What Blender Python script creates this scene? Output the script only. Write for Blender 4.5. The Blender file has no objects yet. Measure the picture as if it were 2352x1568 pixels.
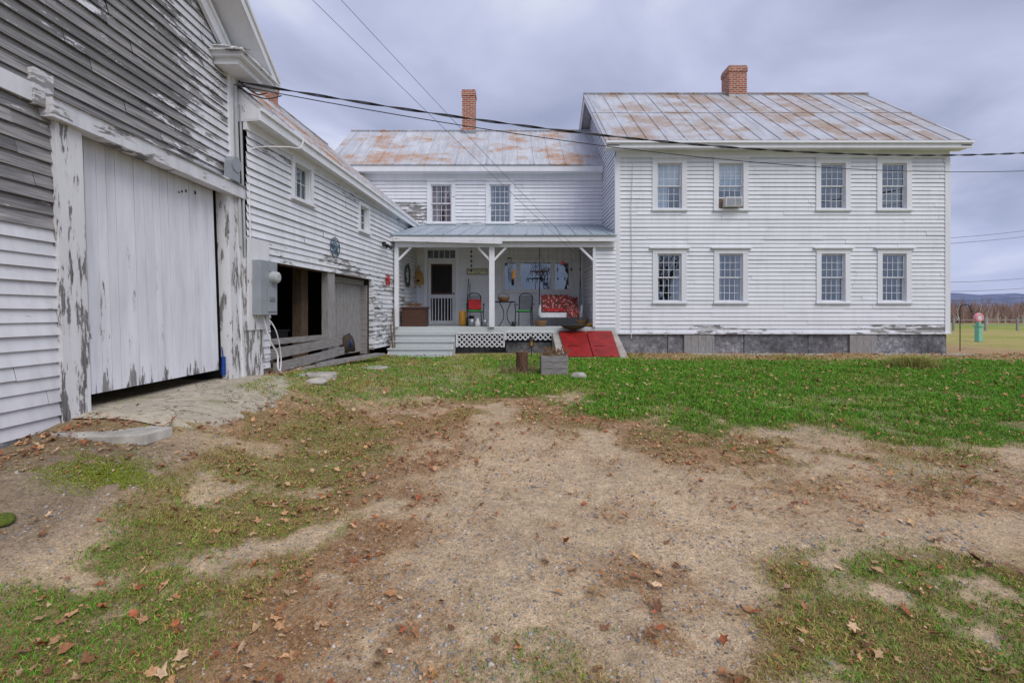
import bpy, math, random
import numpy as np
from mathutils import Vector, Matrix
random.seed(7); rng=np.random.default_rng(7)
scene=bpy.context.scene
W={}
# ---------------------------------------------------------------- mesh builder
class MB:
    def __init__(s,tf=None): s.v=[];s.f=[];s.m=[];s.c=[];s.tf=tf
    def add(s,vs,fs,m=0,c=(.5,0,0)):
        b=len(s.v)
        s.v+=[tuple(s.tf(*p)) if s.tf else tuple(p) for p in vs]
        s.c+= (c if isinstance(c,list) else [c]*len(vs))
        for f in fs: s.f.append([b+i for i in f]); s.m.append(m)
        return s
    def box(s,x0,x1,y0,y1,z0,z1,m=0,c=(.5,0,0)):
        return s.add([(x0,y0,z0),(x1,y0,z0),(x1,y1,z0),(x0,y1,z0),(x0,y0,z1),(x1,y0,z1),(x1,y1,z1),(x0,y1,z1)],
              [(0,3,2,1),(4,5,6,7),(0,1,5,4),(1,2,6,5),(2,3,7,6),(3,0,4,7)],m,c)
    def hexa(s,p,m=0,c=(.5,0,0)):
        return s.add(p,[(0,3,2,1),(4,5,6,7),(0,1,5,4),(1,2,6,5),(2,3,7,6),(3,0,4,7)],m,c)
    def beam(s,p,q,w,h,m=0,c=(.5,0,0),up=(0,0,1)):
        p=Vector(p);q=Vector(q);d=(q-p).normalized();u=Vector(up)
        if abs(d.dot(u))>.98:u=Vector((0,1,0))
        a=d.cross(u).normalized()*w/2;b=a.cross(d).normalized()*h/2
        return s.hexa([p-a-b,p+a-b,p+a+b,p-a+b,q-a-b,q+a-b,q+a+b,q-a+b],m,c)
    def tube(s,pts,r,n=6,m=0,c=(.5,0,0),cap=True):
        pts=[Vector(p) for p in pts];k=len(pts);rs=r if isinstance(r,(list,tuple)) else [r]*k
        vs=[];fs=[];a=None
        for i,p in enumerate(pts):
            d=(pts[min(i+1,k-1)]-pts[max(i-1,0)])
            d=d.normalized() if d.length>1e-9 else Vector((0,0,1))
            if a is None:
                a=d.orthogonal().normalized()
            else:
                a=(a-d*a.dot(d)); a=a.normalized() if a.length>1e-6 else d.orthogonal().normalized()
            b=d.cross(a)
            for j in range(n):
                t=2*math.pi*j/n; vs.append(p+(a*math.cos(t)+b*math.sin(t))*rs[i])
        for i in range(k-1):
            for j in range(n):
                fs.append((i*n+j,i*n+(j+1)%n,(i+1)*n+(j+1)%n,(i+1)*n+j))
        if cap: fs.append(tuple(range(n))[::-1]); fs.append(tuple((k-1)*n+j for j in range(n)))
        return s.add(vs,fs,m,c)
    def lathe(s,prof,cx,cy,n=16,m=0,c=(.5,0,0),sx=1,sy=1):
        vs=[];fs=[]
        for r,z in prof:
            for j in range(n):
                t=2*math.pi*j/n; vs.append((cx+r*sx*math.cos(t),cy+r*sy*math.sin(t),z))
        for i in range(len(prof)-1):
            for j in range(n): fs.append((i*n+j,i*n+(j+1)%n,(i+1)*n+(j+1)%n,(i+1)*n+j))
        fs.append(tuple(range(n))[::-1]); fs.append(tuple((len(prof)-1)*n+j for j in range(n)))
        return s.add(vs,fs,m,c)
def link(o,parent,label,category,kind,group):
    scene.collection.objects.link(o)
    if parent is not None:
        o.parent=parent;o.matrix_parent_inverse=W[parent.name].inverted()
    if label:o["label"]=label
    if category:o["category"]=category
    if kind:o["kind"]=kind
    if group:o["group"]=group
def obj(mb,name,mats,parent=None,label=None,category=None,kind=None,group=None,smooth=False,bevel=0):
    V=np.array(mb.v,dtype=float)
    lo=V.min(0);hi=V.max(0);loc=Vector(((lo[0]+hi[0])/2,(lo[1]+hi[1])/2,lo[2]))
    me=bpy.data.meshes.new(name)
    me.from_pydata((V-np.array(loc)).tolist(),[],mb.f)
    if not isinstance(mats,(list,tuple)):mats=[mats]
    for m in mats:me.materials.append(m)
    me.polygons.foreach_set('material_index',mb.m)
    a=me.attributes.new('var','FLOAT_COLOR','POINT')
    C=np.ones((len(V),4));C[:,:3]=np.array(mb.c);a.data.foreach_set('color',C.ravel())
    if smooth:me.polygons.foreach_set('use_smooth',[True]*len(me.polygons))
    me.update()
    o=bpy.data.objects.new(name,me);o.location=loc
    W[o.name]=Matrix.Translation(loc)
    link(o,parent,label,category,kind,group)
    if bevel:
        b=o.modifiers.new('bevel','BEVEL');b.width=bevel;b.segments=2;b.limit_method='ANGLE'
    return o
def thing(name,loc,label,category,group=None,parent=None):
    o=bpy.data.objects.new(name,None);o.location=loc;o.empty_display_size=.2
    W[o.name]=Matrix.Translation(Vector(loc));link(o,parent,label,category,None,group);return o
def tri_mesh(name,V,T,C,mat,kind='stuff',label=None,category=None,smooth=False):
    me=bpy.data.meshes.new(name)
    me.vertices.add(len(V));me.vertices.foreach_set('co',V.astype(np.float32).ravel())
    k=T.shape[1]
    me.loops.add(T.size);me.loops.foreach_set('vertex_index',T.astype(np.int32).ravel())
    me.polygons.add(len(T));me.polygons.foreach_set('loop_start',np.arange(0,T.size,k,dtype=np.int32))
    me.polygons.foreach_set('loop_total',np.full(len(T),k,dtype=np.int32))
    if smooth:me.polygons.foreach_set('use_smooth',np.ones(len(T),dtype=bool))
    me.update(calc_edges=True);me.validate()
    a=me.attributes.new('col','FLOAT_COLOR','POINT')
    CC=np.ones((len(V),4),dtype=np.float32);CC[:,:3]=C;a.data.foreach_set('color',CC.ravel())
    me.materials.append(mat)
    o=bpy.data.objects.new(name,me);W[o.name]=Matrix.Identity(4)
    link(o,None,label,category,kind,None);return o
# ---------------------------------------------------------------- noise
_L=rng.random((256,256))
def vnoise(x,y):
    x=np.asarray(x,float);y=np.asarray(y,float)
    xi=np.floor(x).astype(int);yi=np.floor(y).astype(int);fx=x-xi;fy=y-yi
    fx=fx*fx*(3-2*fx);fy=fy*fy*(3-2*fy)
    a=_L[xi&255,yi&255];b=_L[(xi+1)&255,yi&255];c=_L[xi&255,(yi+1)&255];d=_L[(xi+1)&255,(yi+1)&255]
    return (a*(1-fx)+b*fx)*(1-fy)+(c*(1-fx)+d*fx)*fy
def fbm(x,y,o=4):
    s=0;a=.5;t=0
    for i in range(o):
        s=s+a*vnoise(x*2**i+i*17.3,y*2**i+i*9.1);t+=a;a*=.55
    return s/t
def sst(x,a,b):
    t=np.clip((x-a)/(b-a),0,1);return t*t*(3-2*t)
# ---------------------------------------------------------------- materials
def nmat(name):
    m=bpy.data.materials.new(name);m.use_nodes=True;nt=m.node_tree
    return m,nt,nt.nodes['Principled BSDF']
def nd(nt,t,ins={},**at):
    n=nt.nodes.new(t)
    for k,v in at.items():setattr(n,k,v)
    for k,v in ins.items():
        if isinstance(v,bpy.types.NodeSocket):nt.links.new(v,n.inputs[k])
        else:n.inputs[k].default_value=v
    return n
def geo(nt,sc=(1,1,1),loc=(0,0,0)):
    g=nd(nt,'ShaderNodeNewGeometry')
    return nd(nt,'ShaderNodeMapping',{'Vector':g.outputs['Position'],'Scale':sc,'Location':loc}).outputs[0]
def noise(nt,sc=(1,1,1),s=1,d=4,r=.55,loc=(0,0,0)):
    return nd(nt,'ShaderNodeTexNoise',{'Vector':geo(nt,sc,loc),'Scale':s,'Detail':d,'Roughness':r}).outputs['Fac']
def ramp(nt,f,st):
    n=nd(nt,'ShaderNodeValToRGB',{'Fac':f});e=n.color_ramp.elements
    while len(e)<len(st):e.new(.5)
    for i,(p,c) in enumerate(st):
        e[i].position=p;e[i].color=(c,c,c,1) if isinstance(c,(int,float)) else (*c,1)
    return n.outputs[0]
def mixc(nt,f,a,b,bt='MIX'):
    n=nd(nt,'ShaderNodeMix',data_type='RGBA',blend_type=bt)
    for i,v in ((0,f),(6,a),(7,b)):
        if isinstance(v,bpy.types.NodeSocket):nt.links.new(v,n.inputs[i])
        else:n.inputs[i].default_value=v if i==0 else (*v[:3],1)
    return n.outputs[2]
def math_(nt,op,a,b=0.,c=None):
    n=nd(nt,'ShaderNodeMath',operation=op)
    for i,v in enumerate((a,b,c)):
        if v is None:continue
        if isinstance(v,bpy.types.NodeSocket):nt.links.new(v,n.inputs[i])
        else:n.inputs[i].default_value=v
    return n.outputs[0]
def bump(nt,b,h,st=.3,dist=.01):
    n=nd(nt,'ShaderNodeBump',{'Height':h,'Strength':st,'Distance':dist});nt.links.new(n.outputs[0],b.inputs['Normal'])
def smat(name,c,r=.6,metal=0,var=.25,s=6,bm=.15,dist=.004,sc=(1,1,1)):
    m,nt,b=nmat(name);n=noise(nt,sc,s,5)
    f=ramp(nt,n,[(.3,1-var),(.7,1+var*.4)])
    nt.links.new(mixc(nt,1.,c,f,'MULTIPLY'),b.inputs['Base Color'])
    b.inputs['Roughness'].default_value=r;b.inputs['Metallic'].default_value=metal
    if bm:bump(nt,b,n,bm,dist)
    return m
def paint_mat(name,paint=(.80,.81,.85),wood1=(.085,.083,.088),wood2=(.36,.35,.345),vertical=False,bias=0.0,grime=.10,rv=.6):
    m,nt,b=nmat(name)
    at=nd(nt,'ShaderNodeAttribute',attribute_name='var').outputs['Color']
    sp=nd(nt,'ShaderNodeSeparateColor',{'Color':at})
    R,G,B=sp.outputs[0],sp.outputs[1],sp.outputs[2]
    st=(7,7,1.3) if vertical else (1.6,1.6,9)
    g=(60,60,2.5) if vertical else (2.5,2.5,70)
    n1=noise(nt,st,1.6,8,.70)
    n2=noise(nt,(.5,.5,.5),1,2)
    f=math_(nt,'ADD',math_(nt,'ADD',n1,math_(nt,'MULTIPLY',G,.62)),-.31+bias)
    f=math_(nt,'ADD',f,math_(nt,'MULTIPLY',math_(nt,'SUBTRACT',R,.5),.10))
    f=math_(nt,'ADD',f,math_(nt,'MULTIPLY',math_(nt,'SUBTRACT',n2,.5),.2))
    mask=ramp(nt,f,[(.495,0.),(.515,1.)])
    gr=noise(nt,g,1,5,.6)
    wood=ramp(nt,gr,[(.3,wood1),(.72,wood2)])
    wood=mixc(nt,.75,wood,ramp(nt,R,[(0,.5),(1,1.35)]),'MULTIPLY')
    gn=noise(nt,(5,5,.7),1.2,5,.6)
    pv=mixc(nt,1.,paint,ramp(nt,gn,[(.3,1-grime),(.6,1.)]),'MULTIPLY')
    pv=mixc(nt,rv,pv,ramp(nt,R,[(0,.90),(1,1.04)]),'MULTIPLY')
    near=ramp(nt,f,[(.44,0.),(.5,1.)])
    pv=mixc(nt,math_(nt,'MULTIPLY',near,.28),pv,(.5,.47,.44))
    col=mixc(nt,mask,pv,wood)
    col=mixc(nt,B,col,(.10,.10,.125))  # blue channel darkens the colour: painted shadow under clapboard laps
    nt.links.new(col,b.inputs['Base Color']);b.inputs['Roughness'].default_value=.62
    h=math_(nt,'ADD',math_(nt,'MULTIPLY',mask,-.8),math_(nt,'MULTIPLY',gr,.35))
    bump(nt,b,h,.55,.006)
    return m
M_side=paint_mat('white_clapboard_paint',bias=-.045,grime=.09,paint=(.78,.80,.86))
M_shed=paint_mat('shed_clapboard_paint',bias=-.01,paint=(.75,.77,.83),grime=.14)
M_barn=paint_mat('peeling_barn_paint',paint=(.70,.71,.76),grime=.18)
M_vert=paint_mat('white_plank_paint',vertical=True,paint=(.78,.80,.87),bias=-.065,grime=.2,rv=.4)
M_post=paint_mat('peeling_post_paint',vertical=True,paint=(.72,.73,.76),bias=-.02)
M_trim=paint_mat('white_trim_paint',paint=(.78,.80,.85),grime=.08,bias=-.045)
M_wood=smat('weathered_grey_wood',(.33,.32,.32),.8,0,.5,3,.5,.01,(30,30,2))
M_woodh=smat('weathered_grey_board',(.30,.285,.28),.8,0,.55,3,.5,.01,(2,2,30))
M_brown=smat('old_brown_timber',(.17,.12,.08),.8,0,.5,3,.4,.01,(20,20,2))
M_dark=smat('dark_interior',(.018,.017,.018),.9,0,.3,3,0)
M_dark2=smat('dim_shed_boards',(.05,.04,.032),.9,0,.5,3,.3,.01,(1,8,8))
M_black=smat('black_metal',(.02,.02,.022),.45,.3,.2,8,.1)
M_grey=smat('grey_enamel_metal',(.33,.36,.40),.45,.2,.12,6,.05)
M_pvc=smat('grey_plastic_conduit',(.42,.44,.46),.5,0,.12,6,0)
M_whitep=smat('white_plastic',(.7,.7,.7),.4,0,.1,6,0)
M_rubber=smat('black_cable_rubber',(.015,.015,.017),.6,0,.1,6,0)
M_sash=smat('white_sash_paint',(.70,.71,.75),.5,0,.12,8,.1)
M_curt=smat('white_curtain_cloth',(.50,.52,.56),.9,0,.15,5,0)
M_shade=smat('window_blind_cloth',(.70,.72,.76),.9,0,.1,5,0)
M_pink=smat('rose_curtain_cloth',(.60,.42,.44),.9,0,.25,5,0)
M_brownc=smat('tan_curtain_cloth',(.22,.15,.10),.9,0,.25,5,0)
M_step=smat('grey_painted_boards',(.54,.58,.59),.55,0,.12,5,.15,.004,(2,12,12))
M_conc=smat('old_concrete',(.42,.39,.35),.85,0,.3,5,.4,.01)
M_red=smat('red_painted_wood',(.31,.014,.014),.5,0,.35,4,.2,.004)
M_redc=smat('red_cushion_cloth',(.42,.02,.025),.85,0,.2,9,.2)
M_green=smat('green_seat_pad',(.03,.30,.07),.8,0,.2,9,.2)
M_broom=smat('green_broom_paint',(.02,.13,.06),.5)
M_wick=smat('woven_wicker',(.24,.13,.06),.8,0,.6,90,.6,.006,(1,1,2))
M_straw=smat('golden_straw',(.48,.29,.10),.85,0,.5,60,.6,.006,(.3,.3,3))
M_chest=smat('dark_stained_chest',(.085,.035,.022),.5,0,.4,3,.2,.004,(2,2,15))
M_yell=smat('yellow_plastic',(.55,.27,.03),.5,0,.2,6,.05)
M_galv=smat('galvanised_metal',(.30,.32,.34),.4,.6,.3,9,.1)
M_starb=smat('blue_grey_star_paint',(.10,.16,.22),.5,.2,.3,9,.1)
M_blue=smat('blue_plastic',(.01,.05,.25),.35,0,.1,6,0)
M_mint=smat('mint_green_paint',(.22,.55,.42),.5,0,.15,6,.1)
M_pnk=smat('pink_paint',(.75,.30,.40),.5,0,.15,6,.1)
M_bronze=smat('dark_olive_wicker',(.06,.075,.05),.7,0,.4,50,.5)
M_rock=smat('pale_field_stone',(.48,.46,.42),.85,0,.35,6,.6,.02)
M_bark=smat('stump_bark',(.13,.07,.04),.9,0,.5,4,.7,.02,(8,8,2))
M_cream=smat('cream_sign_paint',(.66,.62,.45),.6,0,.1,6,0)
M_ink=smat('dark_lettering',(.03,.03,.03),.6,0,.1,6,0)
M_ceil=smat('porch_ceiling_paint',(.62,.60,.57),.7,0,.25,3,.1)
def mk_granite():
    m,nt,b=nmat('granite_foundation')
    n=noise(nt,(1,1,1),9,8,.75);n2=noise(nt,(1,1,1.2),1.0,3)
    c=ramp(nt,n,[(.3,(.05,.052,.06)),(.52,(.18,.182,.20)),(.72,(.45,.44,.44))])
    c=mixc(nt,1.,c,ramp(nt,n2,[(.35,.55),(.65,1.35)]),'MULTIPLY')
    nt.links.new(c,b.inputs['Base Color']);b.inputs['Roughness'].default_value=.85;bump(nt,b,n,.8,.03);return m
M_stone=mk_granite()
def mk_brick():
    m,nt,b=nmat('chimney_brick')
    g=nd(nt,'ShaderNodeSeparateXYZ',{'Vector':nd(nt,'ShaderNodeNewGeometry').outputs['Position']})
    v=nd(nt,'ShaderNodeCombineXYZ',{'X':math_(nt,'ADD',g.outputs[0],g.outputs[1]),'Y':g.outputs[2]}).outputs[0]
    br=nd(nt,'ShaderNodeTexBrick',{'Vector':v,'Color1':(.44,.14,.07,1),'Color2':(.29,.075,.04,1),'Mortar':(.48,.41,.36,1),
        'Scale':1,'Mortar Size':.011,'Mortar Smooth':.2,'Bias':0,'Brick Width':.21,'Row Height':.072})
    n=noise(nt,(1,1,1),14,4)
    c=mixc(nt,1.,br.outputs[0],ramp(nt,n,[(.3,.7),(.7,1.2)]),'MULTIPLY')
    nt.links.new(c,b.inputs['Base Color']);b.inputs['Roughness'].default_value=.85;bump(nt,b,br.outputs[1],-.6,.01);return m
M_brick=mk_brick()
def mk_roof(name,bias,loc,base=(.50,.52,.58),o1=(.30,.17,.10),o2=(.42,.20,.09)):
    m,nt,b=nmat(name)
    P=nd(nt,'ShaderNodeSeparateXYZ',{'Vector':nd(nt,'ShaderNodeNewGeometry').outputs['Position']})
    pan=math_(nt,'FLOOR',math_(nt,'DIVIDE',P.outputs[0],.6))
    wn=nd(nt,'ShaderNodeTexWhiteNoise',{'W':pan},noise_dimensions='1D').outputs['Value']
    n=noise(nt,(.6,.9,.9),1.3,8,.72,loc);st=noise(nt,(9,.9,.9),1,5,.6,loc);fine=noise(nt,(1,1,1),12,6,.7)
    f=math_(nt,'ADD',math_(nt,'MULTIPLY',n,.72),math_(nt,'MULTIPLY',st,.20))
    f=math_(nt,'ADD',f,math_(nt,'MULTIPLY',math_(nt,'SUBTRACT',wn,.5),.08))
    f=math_(nt,'ADD',f,math_(nt,'ADD',math_(nt,'MULTIPLY',fine,.10),bias))
    rust=ramp(nt,f,[(.49,0.),(.535,.6),(.59,.92)])
    rc=ramp(nt,fine,[(.3,(.19,.12,.08)),(.5,o1),(.72,o2)])
    mt=mixc(nt,1.,base,ramp(nt,st,[(.3,.70),(.7,1.15)]),'MULTIPLY')
    mt=mixc(nt,.6,mt,ramp(nt,wn,[(0,.82),(1,1.1)]),'MULTIPLY')
    mt=mixc(nt,ramp(nt,f,[(.44,0.),(.50,.3)]),mt,(.40,.35,.32))
    nt.links.new(mixc(nt,rust,mt,rc),b.inputs['Base Color'])
    b.inputs['Metallic'].default_value=.0;b.inputs['Roughness'].default_value=.5;bump(nt,b,fine,.15,.004);return m
M_roof=mk_roof('rusty_metal_roofing',-.016,(3,0,0),o1=(.33,.23,.16),o2=(.43,.29,.18))
M_roof2=mk_roof('rust_streaked_metal_roofing',-.036,(11,4,2),(.56,.58,.63),(.42,.22,.11),(.58,.29,.11))
M_proof=smat('blue_grey_metal_roofing',(.42,.49,.55),.4,.2,.2,3,.05,.004,(6,1,1))
def mk_glass():
    m,nt,b=nmat('window_glass')
    nt.nodes.remove(b);out=[n for n in nt.nodes if n.type=='OUTPUT_MATERIAL'][0]
    n=noise(nt,(1,1,1),1.7,2)
    bp=nd(nt,'ShaderNodeBump',{'Height':n,'Strength':.10,'Distance':.02})
    gl=nd(nt,'ShaderNodeBsdfGlossy',{'Roughness':.02,'Color':(.80,.92,1,1),'Normal':bp.outputs[0]})
    tr=nd(nt,'ShaderNodeBsdfTransparent',{'Color':(.74,.80,.86,1)})
    mx=nd(nt,'ShaderNodeMixShader',{0:.23,1:tr.outputs[0],2:gl.outputs[0]})
    nt.links.new(mx.outputs[0],out.inputs[0]);return m
M_glass=mk_glass()
def mk_quilt():
    m,nt,b=nmat('red_floral_quilt')
    v=nd(nt,'ShaderNodeTexVoronoi',{'Vector':geo(nt),'Scale':13});n=noise(nt,(1,1,1),30,3)
    c=ramp(nt,v.outputs['Distance'],[(.0,(.65,.55,.50)),(.3,(.60,.30,.28)),(.45,(.36,.02,.03)),(.8,(.10,.08,.06))])
    nt.links.new(c,b.inputs['Base Color']);b.inputs['Roughness'].default_value=.9;bump(nt,b,n,.4,.01);return m
M_quilt=mk_quilt()
def attr_mat(name,r=.7,tl=0,var=.2,s=30):
    m,nt,b=nmat(name);a=nd(nt,'ShaderNodeAttribute',attribute_name='col').outputs['Color']
    n=noise(nt,(1,1,1),s,3)
    nt.links.new(mixc(nt,1.,a,ramp(nt,n,[(.3,1-var),(.7,1+var*.5)]),'MULTIPLY'),b.inputs['Base Color'])
    b.inputs['Roughness'].default_value=r;b.inputs['Specular IOR Level'].default_value=.2
    return m
M_gr=attr_mat('grass_blades',.6);M_leaf=attr_mat('dry_leaves',.7,0,.35,60);M_peb=attr_mat('gravel_stones',.8,0,.3,80)
M_tree=attr_mat('tree_bark_and_twigs',.9,0,.3,3)
def mk_ground():
    m,nt,b=nmat('ground_soil')
    a=nd(nt,'ShaderNodeAttribute',attribute_name='col').outputs['Color']
    n1=noise(nt,(1,1,1),7,8,.75);n2=noise(nt,(1,1,1),95,4,.75);n3=noise(nt,(1,1,1),1.1,4,.6);n4=noise(nt,(1,1,1),30,5,.7)
    v=nd(nt,'ShaderNodeTexVoronoi',{'Vector':geo(nt),'Scale':75,'Randomness':1})
    v2=nd(nt,'ShaderNodeTexVoronoi',{'Vector':geo(nt,loc=(3,1,0)),'Scale':38,'Randomness':1})
    c=mixc(nt,1.,a,ramp(nt,n1,[(.3,.76),(.7,1.22)]),'MULTIPLY')
    c=mixc(nt,1.,c,ramp(nt,n2,[(.3,.5),(.7,1.45)]),'MULTIPLY')
    c=mixc(nt,1.,c,ramp(nt,n4,[(.3,.70),(.7,1.3)]),'MULTIPLY')
    c=mixc(nt,1.,c,ramp(nt,n3,[(.35,.92),(.65,1.08)]),'MULTIPLY')
    def specks(v,t,d0,d1):
        sp=ramp(nt,nd(nt,'ShaderNodeSeparateColor',{'Color':v.outputs['Color']}).outputs[0],[(t,0.),(t+.03,1.)])
        return math_(nt,'MULTIPLY',sp,ramp(nt,v.outputs['Distance'],[(d0,1.),(d1,0.)]))
    sp=specks(v,.74,.25,.4);s2=specks(v2,.80,.18,.34)
    c=mixc(nt,math_(nt,'MULTIPLY',sp,.6),c,(.42,.40,.38))
    c=mixc(nt,math_(nt,'MULTIPLY',s2,.7),c,ramp(nt,nd(nt,'ShaderNodeSeparateColor',{'Color':v2.outputs['Color']}).outputs[1],[(.3,(.12,.11,.10)),(.8,(.52,.47,.42))]))
    nt.links.new(c,b.inputs['Base Color']);b.inputs['Roughness'].default_value=.95;b.inputs['Specular IOR Level'].default_value=.1
    h=math_(nt,'ADD',math_(nt,'ADD',n2,math_(nt,'MULTIPLY',s2,.8)),math_(nt,'ADD',math_(nt,'MULTIPLY',n1,2.),math_(nt,'MULTIPLY',sp,.6)))
    bump(nt,b,h,.8,.014);return m
M_ground=mk_ground()
def mk_flag():
    m,nt,b=nmat('cracked_flagstone')
    w=nd(nt,'ShaderNodeVectorMath',{0:geo(nt),1:nd(nt,'ShaderNodeTexNoise',{'Vector':geo(nt),'Scale':3,'Detail':4}).outputs['Color']},operation='ADD')
    v=nd(nt,'ShaderNodeTexVoronoi',{'Vector':w.outputs[0],'Scale':2.1},feature='DISTANCE_TO_EDGE').outputs['Distance']
    v1=nd(nt,'ShaderNodeTexVoronoi',{'Vector':w.outputs[0],'Scale':2.1})
    n=noise(nt,(1,1,1),14,6,.7);n2=noise(nt,(1,1,1),2.2,4)
    c=ramp(nt,n,[(.3,(.32,.28,.21)),(.7,(.54,.48,.39))])
    c=mixc(nt,.4,c,ramp(nt,nd(nt,'ShaderNodeSeparateColor',{'Color':v1.outputs['Color']}).outputs[0],[(0,.75),(1,1.12)]),'MULTIPLY')
    c=mixc(nt,ramp(nt,n2,[(.54,0.),(.70,.55)]),c,(.18,.18,.07))
    e=ramp(nt,v,[(.006,0.),(.018,1.)])
    c=mixc(nt,e,(.16,.11,.05),c)
    nt.links.new(c,b.inputs['Base Color']);b.inputs['Roughness'].default_value=.9
    bump(nt,b,math_(nt,'ADD',math_(nt,'MULTIPLY',e,1.),math_(nt,'MULTIPLY',n,.3)),.8,.015);return m
M_flag=mk_flag()
# ---------------------------------------------------------------- terrain
def Hf(x,y):
    x=np.asarray(x,float);y=np.asarray(y,float)
    base=np.interp(y,[-60,0,2,5,9,12.6,30,60,200],[0,.03,.08,.2,.38,.48,.42,.35,-.2])
    left=np.interp(y,[-5,2,3.6,4.5,7.5,9,12.6,20],[.2,.33,.50,.66,.64,.58,.49,.49])
    w=sst(-x,1.7,3.7)
    z=base*(1-w)+left*w
    z=z+(fbm(x*.7+5,y*.7,3)-.5)*.05*sst(-np.hypot(x,y),-40,-14)
    return z
def H(x,y):return float(Hf(x,y))
def masks(x,y):
    n1=fbm(x*.9+3,y*.9+8,4);n2=fbm(x*3.1,y*3.1+4,4);n3=fbm(x*9,y*9,3)
    bd=np.interp(x,[-4,-3,-1.5,.2,2.2,5.1,14],[5.0,5.6,6.9,7.5,5.6,4.6,3.9])
    s=y-bd
    lush=sst(s+(n1-.5)*2.4+(n2-.5)*1.3,-.35,.8)
    lush=lush*(1-.85*sst(y+(n2-.5)*1.4,11.1,12.2)*sst(x,2.2,4))
    lush=lush*np.interp(x,[-4,-1,.3,1.2],[.5,.6,.9,1])*(.65+.35*sst(n2*.5+n1*.5,.36,.48))
    strip=sst(x+(n2-.5)*.5,-2.75,-2.3)*(1-sst(x+(n2-.5)*.8,-1.6,-1.0))*(1-sst(y,5.2,6.4))
    strip=strip*sst(n1*.4+n2*.6,.34,.50)
    br=sst(x-.50*(y-2)+(n2-.5)*.8,.95,1.4)*(1-sst(y+(n2-.5)*.7,2.75,3.2))*sst(n2,.28,.42)
    mid=np.exp(-(((x-.15)/.3)**2+((y-2.05)/.35)**2))*sst(n2,.4,.6)*.5
    tr=np.exp(-((s+.6)/.8)**2)*sst(n2,.40,.62)*.5
    g=np.clip(np.maximum.reduce([lush,strip,br,mid,tr]),0,1)
    duff=np.clip(np.exp(-((s+.8)/1.0)**2)*1.2*sst(n1+n2*.4,.42,.72)+np.exp(-((x+1.05-(n1-.5)*1.2)/.45)**2)*(1-sst(y,5.5,7))*sst(n2,.3,.55)
         +.7*br*(n2>.45)+np.exp(-(((x-.7)/.4)**2))*(1-sst(y,2.6,3.8))*sst(n2,.42,.6)*.7+ .45*sst(n2*.6+n3*.4,.48,.62)*sst(-s,-.2,2)*.5
         +sst(y,11.3,12.3)*sst(x,2,3)*.9+.4*strip+sst(-x,1.5,2.6)*sst(y,4.6,6)*.4,0,1)
    trk=np.exp(-((y-(2.95+.10*x+.05*np.sin(x*2)))/.17)**2)+np.exp(-((y-(4.15+.04*x))/.22)**2)
    trk=np.clip(trk*sst(x+(n2-.5),-.9,.1),0,1)
    duff=duff*(1-.6*trk);g=g*(1-.5*trk*(1-br))
    damp=sst(-x,2.3,3.0)*(1-sst(y,3.9,4.6))
    return g,duff,damp,lush,n1,n2,n3
dx=np.arange(-7,14.01,.06);dy=np.arange(0,13.3,.06)
xs=np.concatenate([[-3000,-900,-300,-120,-60,-30,-18,-11],dx,np.arange(14.5,40,.8),[45,55,70,100,160,300,700,1500,3000]])
ys=np.concatenate([[-600,-200,-80,-40,-20,-10,-5,-2.5,-1,-.4],dy,np.arange(13.7,40,.8),[45,52,60,75,100,150,250,500,1200,3000]])
GX,GY=np.meshgrid(xs,ys);X=GX.ravel();Y=GY.ravel();Z=Hf(X,Y)
g,du,da,lu,n1,n2,n3=masks(X,Y)
def c3(a):return np.array(a)[None,:]
sand=c3((.58,.44,.29))*(.85+.35*n1[:,None]);duffc=c3((.36,.20,.095));dampc=c3((.27,.21,.15));grc=c3((.10,.17,.03))
col=sand*(1-.70*du[:,None])+duffc*.70*du[:,None]
col=col*(1-.85*da[:,None])+dampc*.85*da[:,None]
gg=(g*.8)[:,None];col=col*(1-gg)+(grc*lu[:,None]+c3((.24,.21,.08))*(1-lu[:,None]))*gg
far=sst(np.maximum(X-14.5,Y-17),0,3)[:,None]
fn=fbm(X*.15,Y*.15,4)[:,None]
fieldc=c3((.26,.32,.06))*(1-sst(fn,.42,.62))+c3((.42,.36,.13))*sst(fn,.42,.62)
col=col*(1-far)+fieldc*far
nx,ny=len(xs),len(ys)
i=np.arange(nx-1)[None,:]+np.arange(ny-1)[:,None]*nx;i=i.ravel()
T=np.stack([i,i+1,i+nx+1,i+nx],1)
tri_mesh('ground',np.stack([X,Y,Z],1),T,col,M_ground,kind='structure',smooth=True)
# grass
def sample(n,x0,x1,y0,y1):return rng.uniform(x0,x1,n),rng.uniform(y0,y1,n)
def blades(x,y,h,w,lean,C):
    n=len(x);z=Hf(x,y)-.004;a=rng.uniform(0,2*np.pi,n);ux,uy=np.cos(a),np.sin(a)
    b=rng.uniform(0,2*np.pi,n);lx,ly=np.cos(b)*lean*h,np.sin(b)*lean*h
    P=np.zeros((n,5,3))
    P[:,0]=np.stack([x-ux*w,y-uy*w,z],1);P[:,1]=np.stack([x+ux*w,y+uy*w,z],1)
    mx,my=x+lx*.35,y+ly*.35
    P[:,2]=np.stack([mx+ux*w*.8,my+uy*w*.8,z+h*.6],1);P[:,3]=np.stack([mx-ux*w*.8,my-uy*w*.8,z+h*.6],1)
    P[:,4]=np.stack([x+lx,y+ly,z+h*(1-.25*lean)],1)
    o=np.arange(n)[:,None]*5
    T=np.concatenate([o+np.array([[0,1,2]]),o+np.array([[0,2,3]]),o+np.array([[3,2,4]])])
    CC=np.repeat(C[:,None,:],5,1);CC[:,:2]*=.65;CC[:,4]*=1.15
    return P.reshape(-1,3),T,CC.reshape(-1,3)
parts=[]
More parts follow.
